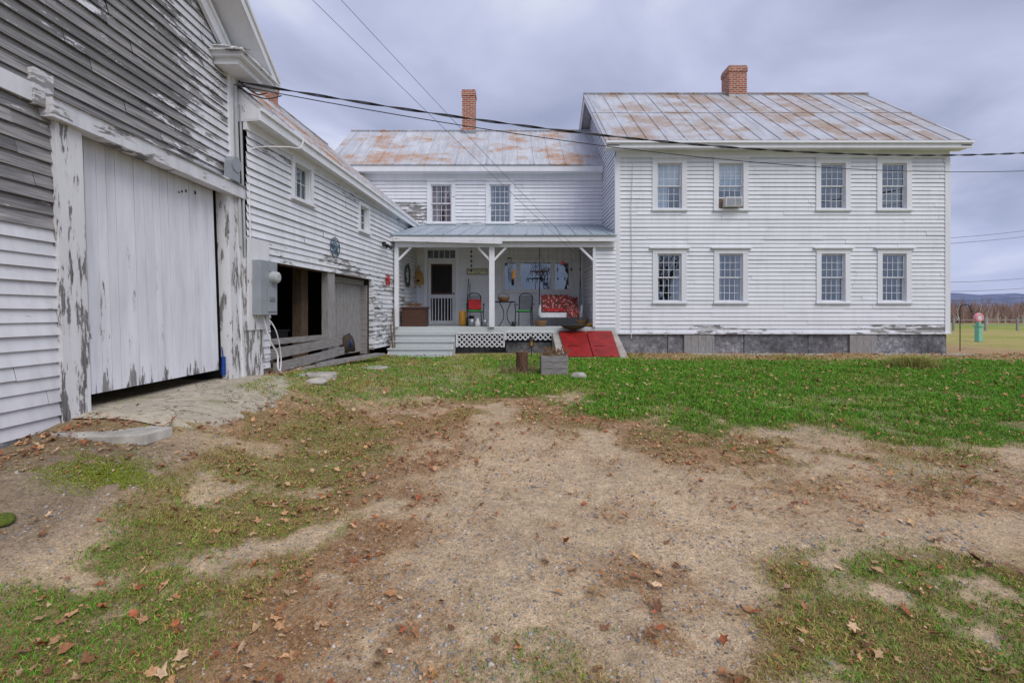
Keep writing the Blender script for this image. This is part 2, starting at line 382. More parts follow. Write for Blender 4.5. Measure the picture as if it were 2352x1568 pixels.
def sow(n,x0,x1,y0,y1,hr,wr,thr=1.):
    x,y=sample(n,x0,x1,y0,y1);g,du,da,lu,n1,n2,n3=masks(x,y)
    k=(rng.random(n)<(g*(.15+1.3*n3))*thr)&(x>-3.7)
    k&=~((x>1.2)&(x<3)&(y>12))&~((x<-1.4)&(y>12.5))
    x,y,g,lu,n2,n1,n3=x[k],y[k],g[k],lu[k],n2[k],n1[k],n3[k];m=len(x)
    t=rng.random(m)
    green=c3((.085,.27,.018))*(1-t[:,None])+c3((.21,.42,.04))*t[:,None]
    dry=c3((.50,.39,.14))*(1-t[:,None])+c3((.34,.38,.07))*t[:,None]
    rb=sst(x,.2,1.6)*.16*(lu>.3)
    pd=np.clip(.46-lu*.46-rb+(n2-.5)*1.4+(.5-n1)*1.3,.03,.9);isd=(rng.random(m)<pd)[:,None]
    C=np.where(isd,dry,green)*(.75+.5*n3[:,None])
    h=rng.uniform(*hr,m)*(.5+.75*lu)*(.7+.6*n2)
    parts.append(blades(x,y,h,rng.uniform(*wr,m),rng.uniform(.2,1.4,m),C))
sow(130000,-2.9,2.9,1.7,3.3,(.03,.08),(.0013,.0026))
sow(130000,-3.5,6,3.3,6,(.03,.07),(.002,.0034))
sow(190000,-3.6,12,6,9.5,(.035,.075),(.003,.005))
sow(150000,-3.4,17,9.5,13,(.04,.08),(.004,.007))
off=0;Vs=[];Ts=[];Cs=[]
for v,t,c in parts:Vs.append(v);Ts.append(t+off);Cs.append(c);off+=len(v)
tri_mesh('grass',np.concatenate(Vs),np.concatenate(Ts),np.concatenate(Cs),M_gr,'stuff')
# fallen leaves
def leaves(x,y,s,C,lift=.0):
    n=len(x);z=Hf(x,y)+.004+rng.random(n)*.018+lift
    k=11;ang=np.linspace(0,2*np.pi,k-1,endpoint=False)
    rad=np.array([1,.55,.95,.5,.8,.35,.8,.5,.95,.55])
    th=rng.uniform(0,2*np.pi,n);R=rad[None]*s[:,None]*rng.uniform(.75,1.1,(n,k-1))
    curl=rng.uniform(-.2,.9,n)[:,None]
    lx=np.cos(ang)[None]*R*rng.uniform(.55,1,n)[:,None];ly=np.sin(ang)[None]*R
    lz=curl*(lx**2)/s[:,None]*1.1+rng.normal(0,.08,(n,k-1))*s[:,None]
    tx=rng.normal(0,.3,n)[:,None];ty=rng.normal(0,.3,n)[:,None]
    lz=lz+lx*tx+ly*ty; lz=lz-np.minimum(lz.min(1,keepdims=True),0)*.8
    P=np.zeros((n,k,3));P[:,0]=np.stack([x,y,z+.15*s],1)
    P[:,1:,0]=x[:,None]+lx*np.cos(th)[:,None]-ly*np.sin(th)[:,None]
    P[:,1:,1]=y[:,None]+lx*np.sin(th)[:,None]+ly*np.cos(th)[:,None];P[:,1:,2]=z[:,None]+lz
    o=np.arange(n)[:,None]*k
    T=np.concatenate([o+np.array([[0,j,j%(k-1)+1]]) for j in range(1,k)])
    return P.reshape(-1,3),T,np.repeat(C[:,None,:],k,1).reshape(-1,3)
def leafcol(n):
    pal=np.array([(.50,.25,.11),(.58,.33,.17),(.36,.17,.08),(.62,.43,.27),(.40,.13,.06),(.54,.36,.19),(.28,.14,.08)])
    return pal[rng.integers(0,len(pal),n)]*rng.uniform(.6,1.2,(n,1))
parts=[]
def strew(n,x0,x1,y0,y1,s0,s1,base=.12,gk=.25,dk=.85):
    x,y=sample(n,x0,x1,y0,y1);g,du,da,lu,n1,n2,n3=masks(x,y)
    p=base+dk*du*(n3>.42)*(1-.6*lu*(y<11))+gk*g*(n3>.45)*(.4+n1)
    k=(rng.random(n)<p)&(x>-3.85)&~((x<-1.4)&(y>12.5))&~((x<-2.95)&(y>4.4)&(y<7.2));x=x[k];y=y[k]
    parts.append(leaves(x,y,rng.uniform(s0,s1,len(x)),leafcol(len(x)),.045*lu[k]))
strew(1500,-3,3,1.7,3.4,.016,.045,.02)
strew(18000,-3,3,1.7,3.4,.004,.013,.03)
strew(4200,-3.8,7,3.4,6,.018,.042,.04)
strew(34000,-3.8,7,3.4,6,.006,.017,.03)
strew(10500,-3.8,12,6,9.5,.022,.046,.05,.22)
strew(9500,-3.8,17,9.5,13.2,.025,.05,.06,.22)
x=rng.normal(-3.35,.18,260);y=rng.normal(12.2,.35,260);k=x>-3.6;parts.append(leaves(x[k],y[k],rng.uniform(.03,.05,k.sum()),leafcol(k.sum())))
x=rng.uniform(-3.95,-3.45,240);y=rng.uniform(7.4,11.8,240);parts.append(leaves(x,y,rng.uniform(.025,.045,240),leafcol(240)))
x=rng.uniform(-4.0,-3.7,130);y=rng.uniform(3.2,4.5,130);parts.append(leaves(x,y,rng.uniform(.02,.04,130),leafcol(130)))
x=rng.uniform(-3.9,-2.9,60);y=rng.uniform(4.4,7.2,60);parts.append(leaves(x,y,rng.uniform(.012,.03,60),leafcol(60),.02))
off=0;Vs=[];Ts=[];Cs=[]
for v,t,c in parts:Vs.append(v);Ts.append(t+off);Cs.append(c);off+=len(v)
tri_mesh('fallen_leaves',np.concatenate(Vs),np.concatenate(Ts),np.concatenate(Cs),M_leaf,'stuff')
# pine-needle litter
def needles(n,x0,x1,y0,y1,l0,l1,w,base):
    x,y=sample(n,x0,x1,y0,y1);g,du,da,lu,n1,n2,n3=masks(x,y)
    k=(rng.random(n)<(base+du*.9+.2*g))&(x>-3.8)&~((x<-2.95)&(y>4.4)&(y<7.2));x=x[k];y=y[k];m=len(x)
    z=Hf(x,y)+.003;a=rng.uniform(0,2*np.pi,m);L=rng.uniform(l0,l1,m)
    P=np.zeros((m,3,3));cx,cy=np.cos(a),np.sin(a)
    P[:,0]=np.stack([x-cx*L-cy*w,y-cy*L+cx*w,z],1);P[:,1]=np.stack([x-cx*L+cy*w,y-cy*L-cx*w,z],1)
    P[:,2]=np.stack([x+cx*L,y+cy*L,z+rng.uniform(0,.014,m)],1)
    C=c3((.42,.24,.11))*rng.uniform(.45,1.6,(m,1))
    return P.reshape(-1,3),np.arange(m*3).reshape(-1,3),np.repeat(C,3,0)
ps=[needles(90000,-3,3,1.7,3.4,.008,.025,.0011,.04),needles(90000,-3.8,7,3.4,6.5,.012,.03,.0018,.03),needles(60000,-3.8,12,6,9,.02,.04,.003,.03)]
off=0;Vs=[];Ts=[];Cs=[]
for v,t,c in ps:Vs.append(v);Ts.append(t+off);Cs.append(c);off+=len(v)
tri_mesh('plant_litter',np.concatenate(Vs),np.concatenate(Ts),np.concatenate(Cs),M_leaf,'stuff')
# gravel
phi=(1+5**.5)/2
IV=np.array([(-1,phi,0),(1,phi,0),(-1,-phi,0),(1,-phi,0),(0,-1,phi),(0,1,phi),(0,-1,-phi),(0,1,-phi),(phi,0,-1),(phi,0,1),(-phi,0,-1),(-phi,0,1)])/1.9
IT=np.array([(0,11,5),(0,5,1),(0,1,7),(0,7,10),(0,10,11),(1,5,9),(5,11,4),(11,10,2),(10,7,6),(7,1,8),(3,9,4),(3,4,2),(3,2,6),(3,6,8),(3,8,9),(4,9,5),(2,4,11),(6,2,10),(8,6,7),(9,8,1)])
def pebs(n,x0,x1,y0,y1,s0,s1):
    x,y=sample(n,x0,x1,y0,y1);g,du,da,lu,n1,n2,n3=masks(x,y)
    k=(rng.random(n)<(1-g)*(.25+.75*(n2>.5))*(1-.5*du))&(x>-3.8);x=x[k];y=y[k];m=len(x)
    s=s0+(s1-s0)*rng.random(m)**3
    P=IV[None]*s[:,None,None]*rng.uniform(.6,1.2,(m,12,1))*rng.uniform(.7,1.2,(m,1,3))*np.array([1,1,.55])
    P=P+np.stack([x,y,Hf(x,y)],1)[:,None,:]
    t=rng.random((m,1));C=c3((.22,.22,.23))*(1-t)+c3((.58,.52,.46))*t;C=C*rng.uniform(.6,1.2,(m,1))
    o=np.arange(m)[:,None,None]*12
    return P.reshape(-1,3),(o+IT[None]).reshape(-1,3),np.repeat(C,12,0)
ps=[pebs(16000,-3,3,1.7,3.2,.003,.016),pebs(12000,-3.8,6,3.2,6,.005,.02),pebs(2500,-3.8,7,5,8,.008,.022)]
off=0;Vs=[];Ts=[];Cs=[]
for v,t,c in ps:Vs.append(v);Ts.append(t+off);Cs.append(c);off+=len(v)
tri_mesh('gravel',np.concatenate(Vs),np.concatenate(Ts),np.concatenate(Cs),M_peb,'stuff')
# paving by the barn door
def sheet(name,pts_x0,pts_x1,ys_,lift,mat):
    mb=MB();n=14;vs=[]
    for yy,a,b in zip(ys_,pts_x0,pts_x1):
        for j in range(n+1):
            xx=a+(b-a)*j/n;vs.append((xx,yy,H(xx,yy)+lift-(.025 if j==n else 0)))
    fs=[(i*(n+1)+j,i*(n+1)+j+1,(i+1)*(n+1)+j+1,(i+1)*(n+1)+j) for i in range(len(ys_)-1) for j in range(n)]
    mb.add(vs,fs);return obj(mb,name,mat,kind='structure',smooth=True)
yy=np.linspace(4.35,7.35,42)
sheet('pavement',[-4.3]*42,list(np.interp(yy,[4.35,4.9,5.8,6.6,7.35],[-3.1,-2.78,-2.78,-3.0,-3.4])+rng.normal(0,.06,42)),yy,.016,M_flag)
# ---------------------------------------------------------------- frames
def front(y0):return lambda u,n,z:(u,y0-n,z)
BX=-4.04
def FB(u,n,z):return (BX+n-.035*(z-.7),u,z)
SA=Vector((-4.0,7.26));SD=(Vector((-3.27,13.6))-SA).normalized();SN=Vector((SD.y,-SD.x))
def FS(u,n,z):
    p=SA+SD*u+SN*n;return (p.x,p.y,z)
def su(Z):return (Z-7.26)/SD.y
def siding(mb,u0,u1,z0,z1,holes=(),rf=None,expo=.115,lip=.022,peel=None,m=0,seg=3.6):
    z=z0
    while z<z1-.01:
        zt=min(z+expo,z1);lo,hi=rf((z+zt)/2) if rf else (u0,u1)
        if hi-lo<.05:z=zt;continue
        zs=sorted({z,zt}|{h[k] for h in holes for k in (2,3) if z+1e-4<h[k]<zt-1e-4})
        js=[lo];
        q=lo+random.uniform(.5,seg)
        while q<hi:js.append(q);q+=random.uniform(1.2,seg)
        js.append(hi);jit=[(random.random(),random.uniform(-.004,.004),random.uniform(-.003,.006)) for _ in js]
        for a,b in zip(zs,zs[1:]):
            mid=(a+b)/2;iv=[(lo,hi)]
            for h in holes:
                if h[2]<mid<h[3]:
                    nv=[]
                    for p,q in iv:
                        if h[1]<=p or h[0]>=q:nv.append((p,q));continue
                        if h[0]>p:nv.append((p,h[0]))
                        if h[1]<q:nv.append((h[1],q))
                    iv=nv
            for p,q in iv:
                for k in range(len(js)-1):
                    s=max(p,js[k]+.0015);e=min(q,js[k+1]-.0015)
                    if e-s<.004:continue
                    R,jz,jn=jit[k];ns=max(1,int((e-s)/.5))
                    nf=lambda zz:.004+lip*(1-(zz-z)/expo)+jn
                    jb=jz if a==z else 0
                    vs=[];cs=[];fs=[]
                    for t in range(ns+1):
                        u=s+(e-s)*t/ns;pe=peel(u,mid) if peel else 0
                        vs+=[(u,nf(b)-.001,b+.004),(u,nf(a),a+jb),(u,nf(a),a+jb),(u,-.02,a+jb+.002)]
                        cs+=[(R,pe,0),(R,pe,0),(R,pe,.75),(R,pe,.9)]  # dark bottom face paints in the shadow line below each board
                    for t in range(ns):
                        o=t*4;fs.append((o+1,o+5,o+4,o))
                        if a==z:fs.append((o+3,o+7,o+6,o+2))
                    mb.add(vs,fs,m,cs)
        z=zt
    return mb
# ---------------------------------------------------------------- window
def window(parent,F,uc,w,z0,z1,cols=4,rows=3,cas=.15,cap=False,curtain=None,lower_up=0,label=None,peel=.1,single=False,cm=None,trim=M_trim,capw=.1,depth=.10):
    a,b=uc-w/2,uc+w/2;c=(random.random(),peel,0)
    mb=MB(F)
    mb.box(a-cas,a,-.02,.04,z0-.03,z1+.001,0,c);mb.box(b,b+cas,-.02,.04,z0-.03,z1+.001,0,c)
    mb.box(a-cas,b+cas,-.02,.043,z1,z1+cas,0,c)
    if cap:
        mb.box(a-cas-capw,b+cas+capw,-.01,.10,z1+cas,z1+cas+.035,0,c);mb.box(a-cas-capw*.5,b+cas+capw*.5,-.01,.07,z1+cas-.03,z1+cas,0,c)
    mb.box(a,a+.012,-depth,.0,z0,z1,0,c);mb.box(b-.012,b,-depth,.0,z0,z1,0,c);mb.box(a+.012,b-.012,-depth,0,z1-.012,z1,0,c)
    win=obj(mb,'window',[trim],parent,label=label)
    mb=MB(F);mb.box(a-cas-.02,b+cas+.02,-depth,.075,z0-.075,z0-.03,0,c);mb.box(a,b,-depth,.03,z0-.03,z0,0,c)
    obj(mb,'sill',[trim],win)
    zm=(z0+z1)/2;mb=MB(F);gl=MB(F);st=.033;mu=.0065
    A,B=a+.012,b-.012
    secs=[(z0,z1,-.05)] if single else [(zm-.015,z1-.012,-.03),(z0+lower_up,zm+.015+lower_up,-.062)]
    for s0,s1,n in secs:
        mb.box(A,A+st,n-.03,n,s0,s1);mb.box(B-st,B,n-.03,n,s0,s1)
        mb.box(A+st,B-st,n-.03,n,s1-st,s1);mb.box(A+st,B-st,n-.03,n,s0,s0+st)
        for i in range(1,cols):
            u=A+st+(B-A-2*st)*i/cols;mb.box(u-mu,u+mu,n-.024,n-.004,s0+st,s1-st)
        for i in range(1,rows):
            zz=s0+st+(s1-s0-2*st)*i/rows;mb.box(A+st,B-st,n-.026,n-.006,zz-mu,zz+mu)
        gl.add([(A+st,n-.015,s0+st),(B-st,n-.015,s0+st),(B-st,n-.015,s1-st),(A+st,n-.015,s1-st)],[(0,1,2,3)])
    obj(mb,'sash',[M_sash],win);obj(gl,'glass',[M_glass],win)
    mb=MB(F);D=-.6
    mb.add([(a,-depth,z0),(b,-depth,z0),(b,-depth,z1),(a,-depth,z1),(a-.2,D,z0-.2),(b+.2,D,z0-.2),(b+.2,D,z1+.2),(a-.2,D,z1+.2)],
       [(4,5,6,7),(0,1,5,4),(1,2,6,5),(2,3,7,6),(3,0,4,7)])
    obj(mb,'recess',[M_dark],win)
    for (f0,f1,h0,h1) in (curtain or ()):
        mb=MB(F);n=24;vs=[]
        for i in range(n+1):
            u=a+w*(f0+(f1-f0)*i/n);nn=-.15+.02*math.sin(i*1.9+uc);
            vs+=[(u,nn,z0+(z1-z0)*h0),(u,nn*.98,z0+(z1-z0)*h1)]
        mb.add(vs,[(2*i,2*i+2,2*i+3,2*i+1) for i in range(n)])
        obj(mb,'curtain',[cm or M_curt],win,smooth=True)
    return win
def roofslab(name,eL,eR,rR,rL,mat,parent,rib=.6,th=.05,ribh=.022,label=None,mid=False):
    eL,eR,rR,rL=map(Vector,(eL,eR,rR,rL));n=(eR-eL).cross(rL-eL).normalized()
    if n.z<0:n=-n
    mb=MB();t=n*th
    mb.hexa([eL-t,eR-t,rR-t,rL-t,eL,eR,rR,rL])
    L=(eR-eL).length;k=int(L/rib)
    for i in range(k+1):
        f=min(max((i*rib+(L-k*rib)/2)/L,.008),.992);f+=random.uniform(-.002,.002)
        p=eL.lerp(eR,f)+n*ribh*.5;q=rL.lerp(rR,f)+n*ribh*.5
        mb.beam(p,q,.028,ribh,up=n)
    if mid:
        p=eL.lerp(rL,.53)+n*.006;q=eR.lerp(rR,.53)+n*.006;mb.beam(p,q,.03,.02,up=n)
    mb.beam(rL+n*.01,rR+n*.01,.12,.03,up=n)
    return obj(mb,name,[mat],parent,label=label)
def chimney(x0,x1,y0,y1,z0,z1,parent,label=None):
    mb=MB();mb.box(x0,x1,y0,y1,z0,z1-.22)
    e=.022;mb.box(x0-e,x1+e,y0-e,y1+e,z1-.22,z1-.07);mb.box(x0,x1,y0,y1,z1-.07,z1)
    mb.box(x0+.12,x1-.12,y0+.12,y1-.12,z1,z1+.004,1)
    o=obj(mb,'chimney',[M_brick,M_dark],parent,label=label)
    f=MB();f.box(x0-.02,x1+.02,y0-.02,y1+.02,z0,z0+.20);obj(f,'flashing',[M_galv],o)
    return o
# ================================================================= FARMHOUSE (main block)
fh=thing('farmhouse',(7.75,17.1,.48),'white clapboard two-storey farmhouse with rusty metal roof','farmhouse')
Y1=13.6;F1=front(Y1)
wc=[4.54,6.28,9.18,10.91];sw=.70
up=(4.58,5.86);lw=(1.95,3.30)
holes=[(c-sw/2,c+sw/2,z0,z1) for c in wc for z0,z1 in (up,lw)]
mb=MB(F1)
def pm(u,z):
    p=.10+.08*math.sin(u*1.3)
    if z<1.3:p+=.35
    if abs(z-3.6)<.06 :p+=.15
    if u>11.6 and z<1.6:p+=.2
    return p
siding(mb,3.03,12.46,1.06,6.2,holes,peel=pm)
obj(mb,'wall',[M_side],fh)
hr=lambda z:(max(13.6,17.1-(9.25-z)/.774),min(20.6,17.1+(9.25-z)/.774))
for tf in (lambda u,n,z:(3.03-n,u,z),lambda u,n,z:(12.46+n,u,z)):
    mb=MB(tf)
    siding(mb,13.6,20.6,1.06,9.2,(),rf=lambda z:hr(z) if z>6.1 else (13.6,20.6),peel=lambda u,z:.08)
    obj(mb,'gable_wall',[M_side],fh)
mb=MB();mb.box(3.06,12.43,20.5,20.6,.5,6.3);mb.box(3.1,12.4,13.7,20.5,6.0,6.05);obj(mb,'rear_wall',[M_side],fh)
for a,b,xa,xb in((3.03,3.14,2.996,3.04),(12.35,12.46,12.45,12.494)):
    mb=MB(F1);mb.box(a-.001,b+.001,-.01,.034,1.06,6.02,0,(.5,.25,0))
    mb.tf=None;mb.box(xa,xb,13.565,13.71,1.06,6.02);obj(mb,'corner_board',[M_trim],fh)
mb=MB(F1);mb.box(3.03,12.46,-.01,.05,6.02,6.20,0,(.5,.1,0));mb.box(2.68,12.76,-.01,.36,6.20,6.225,0,(.4,.05,0))
mb.box(2.66,12.78,.36,.40,6.17,6.34,0,(.6,.1,0))
mb.box(2.66,12.78,.40,.46,6.29,6.35,0,(.6,.1,0))
obj(mb,'cornice',[M_trim],fh)
mb=MB(F1);mb.box(3.0,12.49,.0,.07,1.02,1.07,0,(.4,.5,0));obj(mb,'sill_board',[M_trim],fh)
rf=roofslab('roof',(2.64,13.16,6.37),(12.80,13.16,6.37),(12.80,17.1,9.42),(2.64,17.1,9.42),M_roof,fh,rib=.52,mid=True)
roofslab('rear_roof',(2.64,21.04,6.37),(12.80,21.04,6.37),(12.80,17.1,9.42),(2.64,17.1,9.42),M_roof,fh)
for xx,a,b,xi in((2.68,2.69,3.03,3.0),(12.76,12.46,12.75,12.49)):
    mb=MB()
    mb.beam((xx,13.2,6.28),(xx,17.1,9.30),.03,.18);mb.beam((xx,21.0,6.28),(xx,17.1,9.30),.03,.18)
    mb.hexa([(a,13.2,6.22),(b,13.2,6.22),(b,17.1,9.24),(a,17.1,9.24),(a,13.2,6.25),(b,13.2,6.25),(b,17.1,9.27),(a,17.1,9.27)])
    mb.beam((xi,13.6,6.38),(xi,17.1,9.1),.04,.26);obj(mb,'rake_board',[M_trim],fh)
chimney(7.73,8.36,16.85,17.45,9.1,10.33,rf)
cu=[[(0,1,.5,1),(0,.5,0,.5)],[(0,1,.45,1)],[(0,.2,0,.5),(.5,1,0,.4)],[(0,.15,0,1)]]
cl=[[(0,.17,0,1),(.88,1,0,1)],[(0,.2,0,1),(.85,1,0,1)],[(0,.17,0,1),(.83,1,0,1)],[(0,.2,0,1),(.85,1,0,1)]]
for i,c in enumerate(wc):
    window(fh,F1,c,sw,*up,cas=.14,cap=True,capw=.02,curtain=cu[i],lower_up=.30 if i==1 else 0,cols=4,rows=3,cm=M_shade if i<2 else M_brownc)
    window(fh,F1,c,sw-.02,*lw,cas=.14,cap=True,capw=.09,curtain=cl[i],cols=4,rows=3)
mb=MB(F1)
u=3.05
while u<12.4:
    L=random.uniform(1.4,2.6);e=min(u+L,12.44)
    mb.box(u+.006,e-.006,-.35,random.uniform(.0,.03)-.02,.30,1.02+random.uniform(-.006,0))
    u=e
obj(mb,'foundation',[M_stone],fh,bevel=.02)
for a,b in((4.95,5.80),(9.64,10.4)):
    mb=MB(F1)
    q=a
    while q<b-.02:mb.box(q,min(q+.2,b)-.006,-.02,.045,.42,1.0);q+=.2
    obj(mb,'vent_board',[M_wood],fh,label='weathered boards over foundation opening')
mb=MB();mb.box(3.5,12.9,13.0,13.6,.36,.475);obj(mb,'pavement',M_conc,kind='structure',bevel=.03)
mb=MB();mb.tube([(3.52,13.2,6.3),(3.5,13.5,6.1),(3.5,13.545,5.8),(3.45,13.545,4.5),(3.47,13.545,3),(3.45,13.545,.9)],.010);obj(mb,'conduit',[M_whitep],fh)
# AC
ac=thing('air_conditioner',(6.28,13.5,4.6),'white window air conditioner beneath a raised sash','air conditioner')
mb=MB(F1);mb.box(6.05,6.52,-.05,.22,4.60,4.86);obj(mb,'housing',[M_whitep],ac,bevel=.01)
mb=MB(F1)
for k in range(9):mb.box(6.08,6.30,.221,.228,4.625+k*.024,4.637+k*.024)
for k in range(9):mb.box(6.32,6.49,.221,.228,4.625+k*.024,4.637+k*.024)
obj(mb,'grille',[M_grey],ac)
for a,b in((5.95,6.05),(6.52,6.62)):
    mb=MB(F1);mb.box(a,b,-.05,.01,4.6,4.85);obj(mb,'side_panel',[M_brownc],ac)
# ================================================================= WING
wg=thing('house_wing',(-1.4,18,.48),'white clapboard house wing with rust-streaked roof and open porch','house')
Y2=15.6;F2=front(Y2)
mw=[-2.22,-.305];mz=(4.58,5.80)
holes=[(c-.34,c+.34,*mz) for c in mw]+[(-2.68,-1.74,1.23,3.66),(-.21,1.99,2.34,3.30)]
mb=MB(F2)
def pw(u,z):
    p=.08
    if u<-2.5 and 4.3<z<5.2:p=.62
    if 4.3<z<4.62 and u<1.5:p=.5
    return p
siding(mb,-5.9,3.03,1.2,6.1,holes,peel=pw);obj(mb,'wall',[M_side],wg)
mb=MB();mb.box(-5.85,3.0,20.3,20.4,.5,6.2);mb.box(-5.9,-5.85,15.65,20.3,.5,6.2);mb.box(-5.85,3.0,15.7,20.3,6.0,6.04)
mb.add([(-5.88,15.6,6.1),(-5.88,20.4,6.1),(-5.88,18,8.3)],[(0,1,2)]);obj(mb,'rear_wall',[M_side],wg)
mb=MB(F2);mb.box(-5.9,3.0,-.01,.045,5.92,6.12);mb.box(-5.92,3.0,0,.28,6.16,6.18);mb.box(-5.92,3.0,.28,.31,6.14,6.33,0,(.5,.15,0));mb.box(-5.92,3.0,0,.28,6.12,6.16)
obj(mb,'cornice',[M_trim],wg)
r2=roofslab('roof',(-5.94,15.25,6.35),(3.01,15.25,6.35),(3.01,18,8.44),(-5.94,18,8.44),M_roof2,wg,rib=.5)
roofslab('rear_roof',(-5.94,20.75,6.35),(3.01,20.75,6.35),(3.01,18,8.44),(-5.94,18,8.44),M_roof2,wg,rib=.55)
chimney(-1.76,-1.27,17.8,18.25,8.2,9.92,r2)
window(wg,F2,mw[0],.68,*mz,cas=.12,cols=4,rows=3,curtain=[(0,.42,0,1),(.58,1,0,1)],cm=M_pink,peel=.3,cap=True,capw=.0)
window(wg,F2,mw[1],.68,*mz,cas=.12,cols=4,rows=3,curtain=[(0,.2,.3,1),(.85,1,.3,1)],peel=.3,cap=True,capw=.0)
# door
dm=MB(F2)
dm.box(-2.78,-2.66,-.02,.04,1.23,3.66);dm.box(-1.76,-1.64,-.02,.04,1.23,3.66);dm.box(-2.78,-1.64,-.02,.045,3.66,3.74);dm.box(-2.66,-1.76,-.05,.03,3.34,3.40)
door=obj(dm,'door',[M_trim],wg,label='white screen door with dark screen and lower balusters')
mb=MB(F2);a,b=-2.65,-1.77
mb.box(a,a+.09,-.04,-.005,1.25,3.33);mb.box(b-.09,b,-.04,-.005,1.25,3.33);mb.box(a+.09,b-.09,-.04,-.005,3.22,3.33)
mb.box(a+.09,b-.09,-.04,-.005,2.10,2.22);mb.box(a+.09,b-.09,-.04,-.005,1.25,1.37)
for k in range(7):
    u=a+.14+k*(b-a-.28)/6;mb.box(u-.015,u+.015,-.035,-.01,1.37,2.10)
obj(mb,'screen_door',[M_sash],door)
mb=MB(F2);mb.box(a+.09,a+.13,-.055,-.041,2.22,3.22);mb.box(b-.13,b-.09,-.055,-.041,2.22,3.22);mb.box(a+.13,b-.13,-.055,-.041,3.16,3.22);mb.box(a+.13,b-.13,-.055,-.041,2.22,2.29)
obj(mb,'inner_frame',[M_chest],door)
mb=MB(F2);mb.add([(a,-.06,1.25),(b,-.06,1.25),(b,-.06,3.33),(a,-.06,3.33)],[(0,1,2,3)]);mb.add([(a,-.07,3.40),(b,-.07,3.40),(b,-.07,3.66),(a,-.07,3.66)],[(0,1,2,3)])
obj(mb,'dark_screen',[M_dark],door)
mb=MB(F2)
for k in range(1,5):u=a+(b-a)*k/5;mb.box(u-.012,u+.012,-.04,-.02,3.40,3.66)
mb.add([(a,-.045,3.40),(b,-.045,3.40),(b,-.045,3.66),(a,-.045,3.66)],[(0,1,2,3)],1)
obj(mb,'transom',[M_sash,M_glass],door)
mb=MB(F2);mb.tube([(-1.81,-.005,2.25),(-1.81,.05,2.25)],[.02,.03],8);obj(mb,'handle',[M_black],door)
# picture window
mb=MB(F2);A,B,z0,z1=-.21,1.99,2.34,3.30
mb.box(A-.06,B+.06,-.02,.05,z1,z1+.07);mb.box(A-.06,B+.06,-.02,.08,z0-.06,z0)
mb.box(A-.06,A,-.02,.05,z0,z1);mb.box(B,B+.06,-.02,.05,z0,z1)
for u0,u1 in((A,A+.06),(.23,.36),(1.35,1.48),(B-.06,B)):mb.box(u0,u1,-.06,.03,z0,z1)
mb.box(A,B,-.06,.028,z0,z0+.05);mb.box(A,B,-.06,.028,z1-.05,z1)
pwn=obj(mb,'window',[M_sash],wg,label='wide white-framed three-pane picture window')
mb=MB(F2);mb.add([(A,-.03,z0),(B,-.03,z0),(B,-.03,z1),(A,-.03,z1)],[(0,1,2,3)]);obj(mb,'glass',[M_glass],pwn)
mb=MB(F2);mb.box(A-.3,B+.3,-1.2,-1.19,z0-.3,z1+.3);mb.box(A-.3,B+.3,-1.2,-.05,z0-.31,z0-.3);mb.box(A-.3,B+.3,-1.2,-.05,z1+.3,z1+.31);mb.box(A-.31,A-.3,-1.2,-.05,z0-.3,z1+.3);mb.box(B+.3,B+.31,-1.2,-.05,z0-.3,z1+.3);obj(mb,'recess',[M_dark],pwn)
# porch
pf=MB();pf.box(-3.25,2.98,13.5,15.58,1.17,1.225,0);
porch=obj(pf,'porch',[M_step],wg,label='covered porch with grey floor and white posts')
mb=MB();mb.box(-3.25,2.98,13.46,13.50,1.05,1.215);obj(mb,'floor_edge',[M_step],porch)
roofslab('porch_roof',(-3.42,13.2,3.77),(2.97,13.2,3.77),(2.97,15.56,4.46),(-3.05,15.56,4.46),M_proof,porch,rib=.46,th=.03,ribh=.025)
mb=MB();mb.box(-3.30,2.96,13.24,13.30,3.60,3.73,0,(.5,.3,0));mb.box(-3.2,2.96,13.38,13.52,3.46,3.62,0,(.4,.2,0));mb.hexa([(-3.2,13.2,3.60),(-.2,13.2,3.52),(-.2,13.23,3.52),(-3.2,13.23,3.60),(-3.2,13.2,3.72),(-.2,13.2,3.66),(-.2,13.23,3.66),(-3.2,13.23,3.72)],0,(.3,.4,0))
obj(mb,'beam',[M_trim],porch)
mb=MB();mb.box(-3.2,2.96,13.3,15.58,3.76,3.78);obj(mb,'ceiling',[M_ceil],porch)
def post(x,w,braces,z1=3.46):
    mb=MB();mb.box(x-w/2,x+w/2,13.45-w/2,13.45+w/2,1.225,z1,0,(random.random(),.2,0))
    for s in braces:mb.beam((x+s*w*.4,13.45,3.10),(x+s*.40,13.45,z1),.06,.07,up=(0,1,0))
    obj(mb,'porch_post',[M_trim],porch)
post(-3.16,.11,(1,));post(-.49,.15,(-1,1));post(2.38,.08,(-1,))
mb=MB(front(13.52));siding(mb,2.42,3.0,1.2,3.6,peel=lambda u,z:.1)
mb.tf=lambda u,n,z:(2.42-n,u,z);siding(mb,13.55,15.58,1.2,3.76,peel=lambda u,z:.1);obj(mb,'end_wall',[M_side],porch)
st=MB()
for k in range(4):
    z=1.225-.183*(k+1)+.0;y=13.48-.27*k
    st.box(-3.24,-1.5,y-.29,y,z-.035,z);st.box(-3.22,-1.52,y-.255,y-.235,z-.183,z-.035)
for xx in(-3.22,-1.56):
    st.hexa([(xx,12.45,.40),(xx+.04,12.45,.40),(xx+.04,13.47,.40),(xx,13.47,.40),(xx,12.45,.46),(xx+.04,12.45,.46),(xx+.04,13.47,1.0),(xx,13.47,1.0)])
obj(st,'steps',[M_step],porch,label='wide pale grey wooden porch steps',bevel=.006)
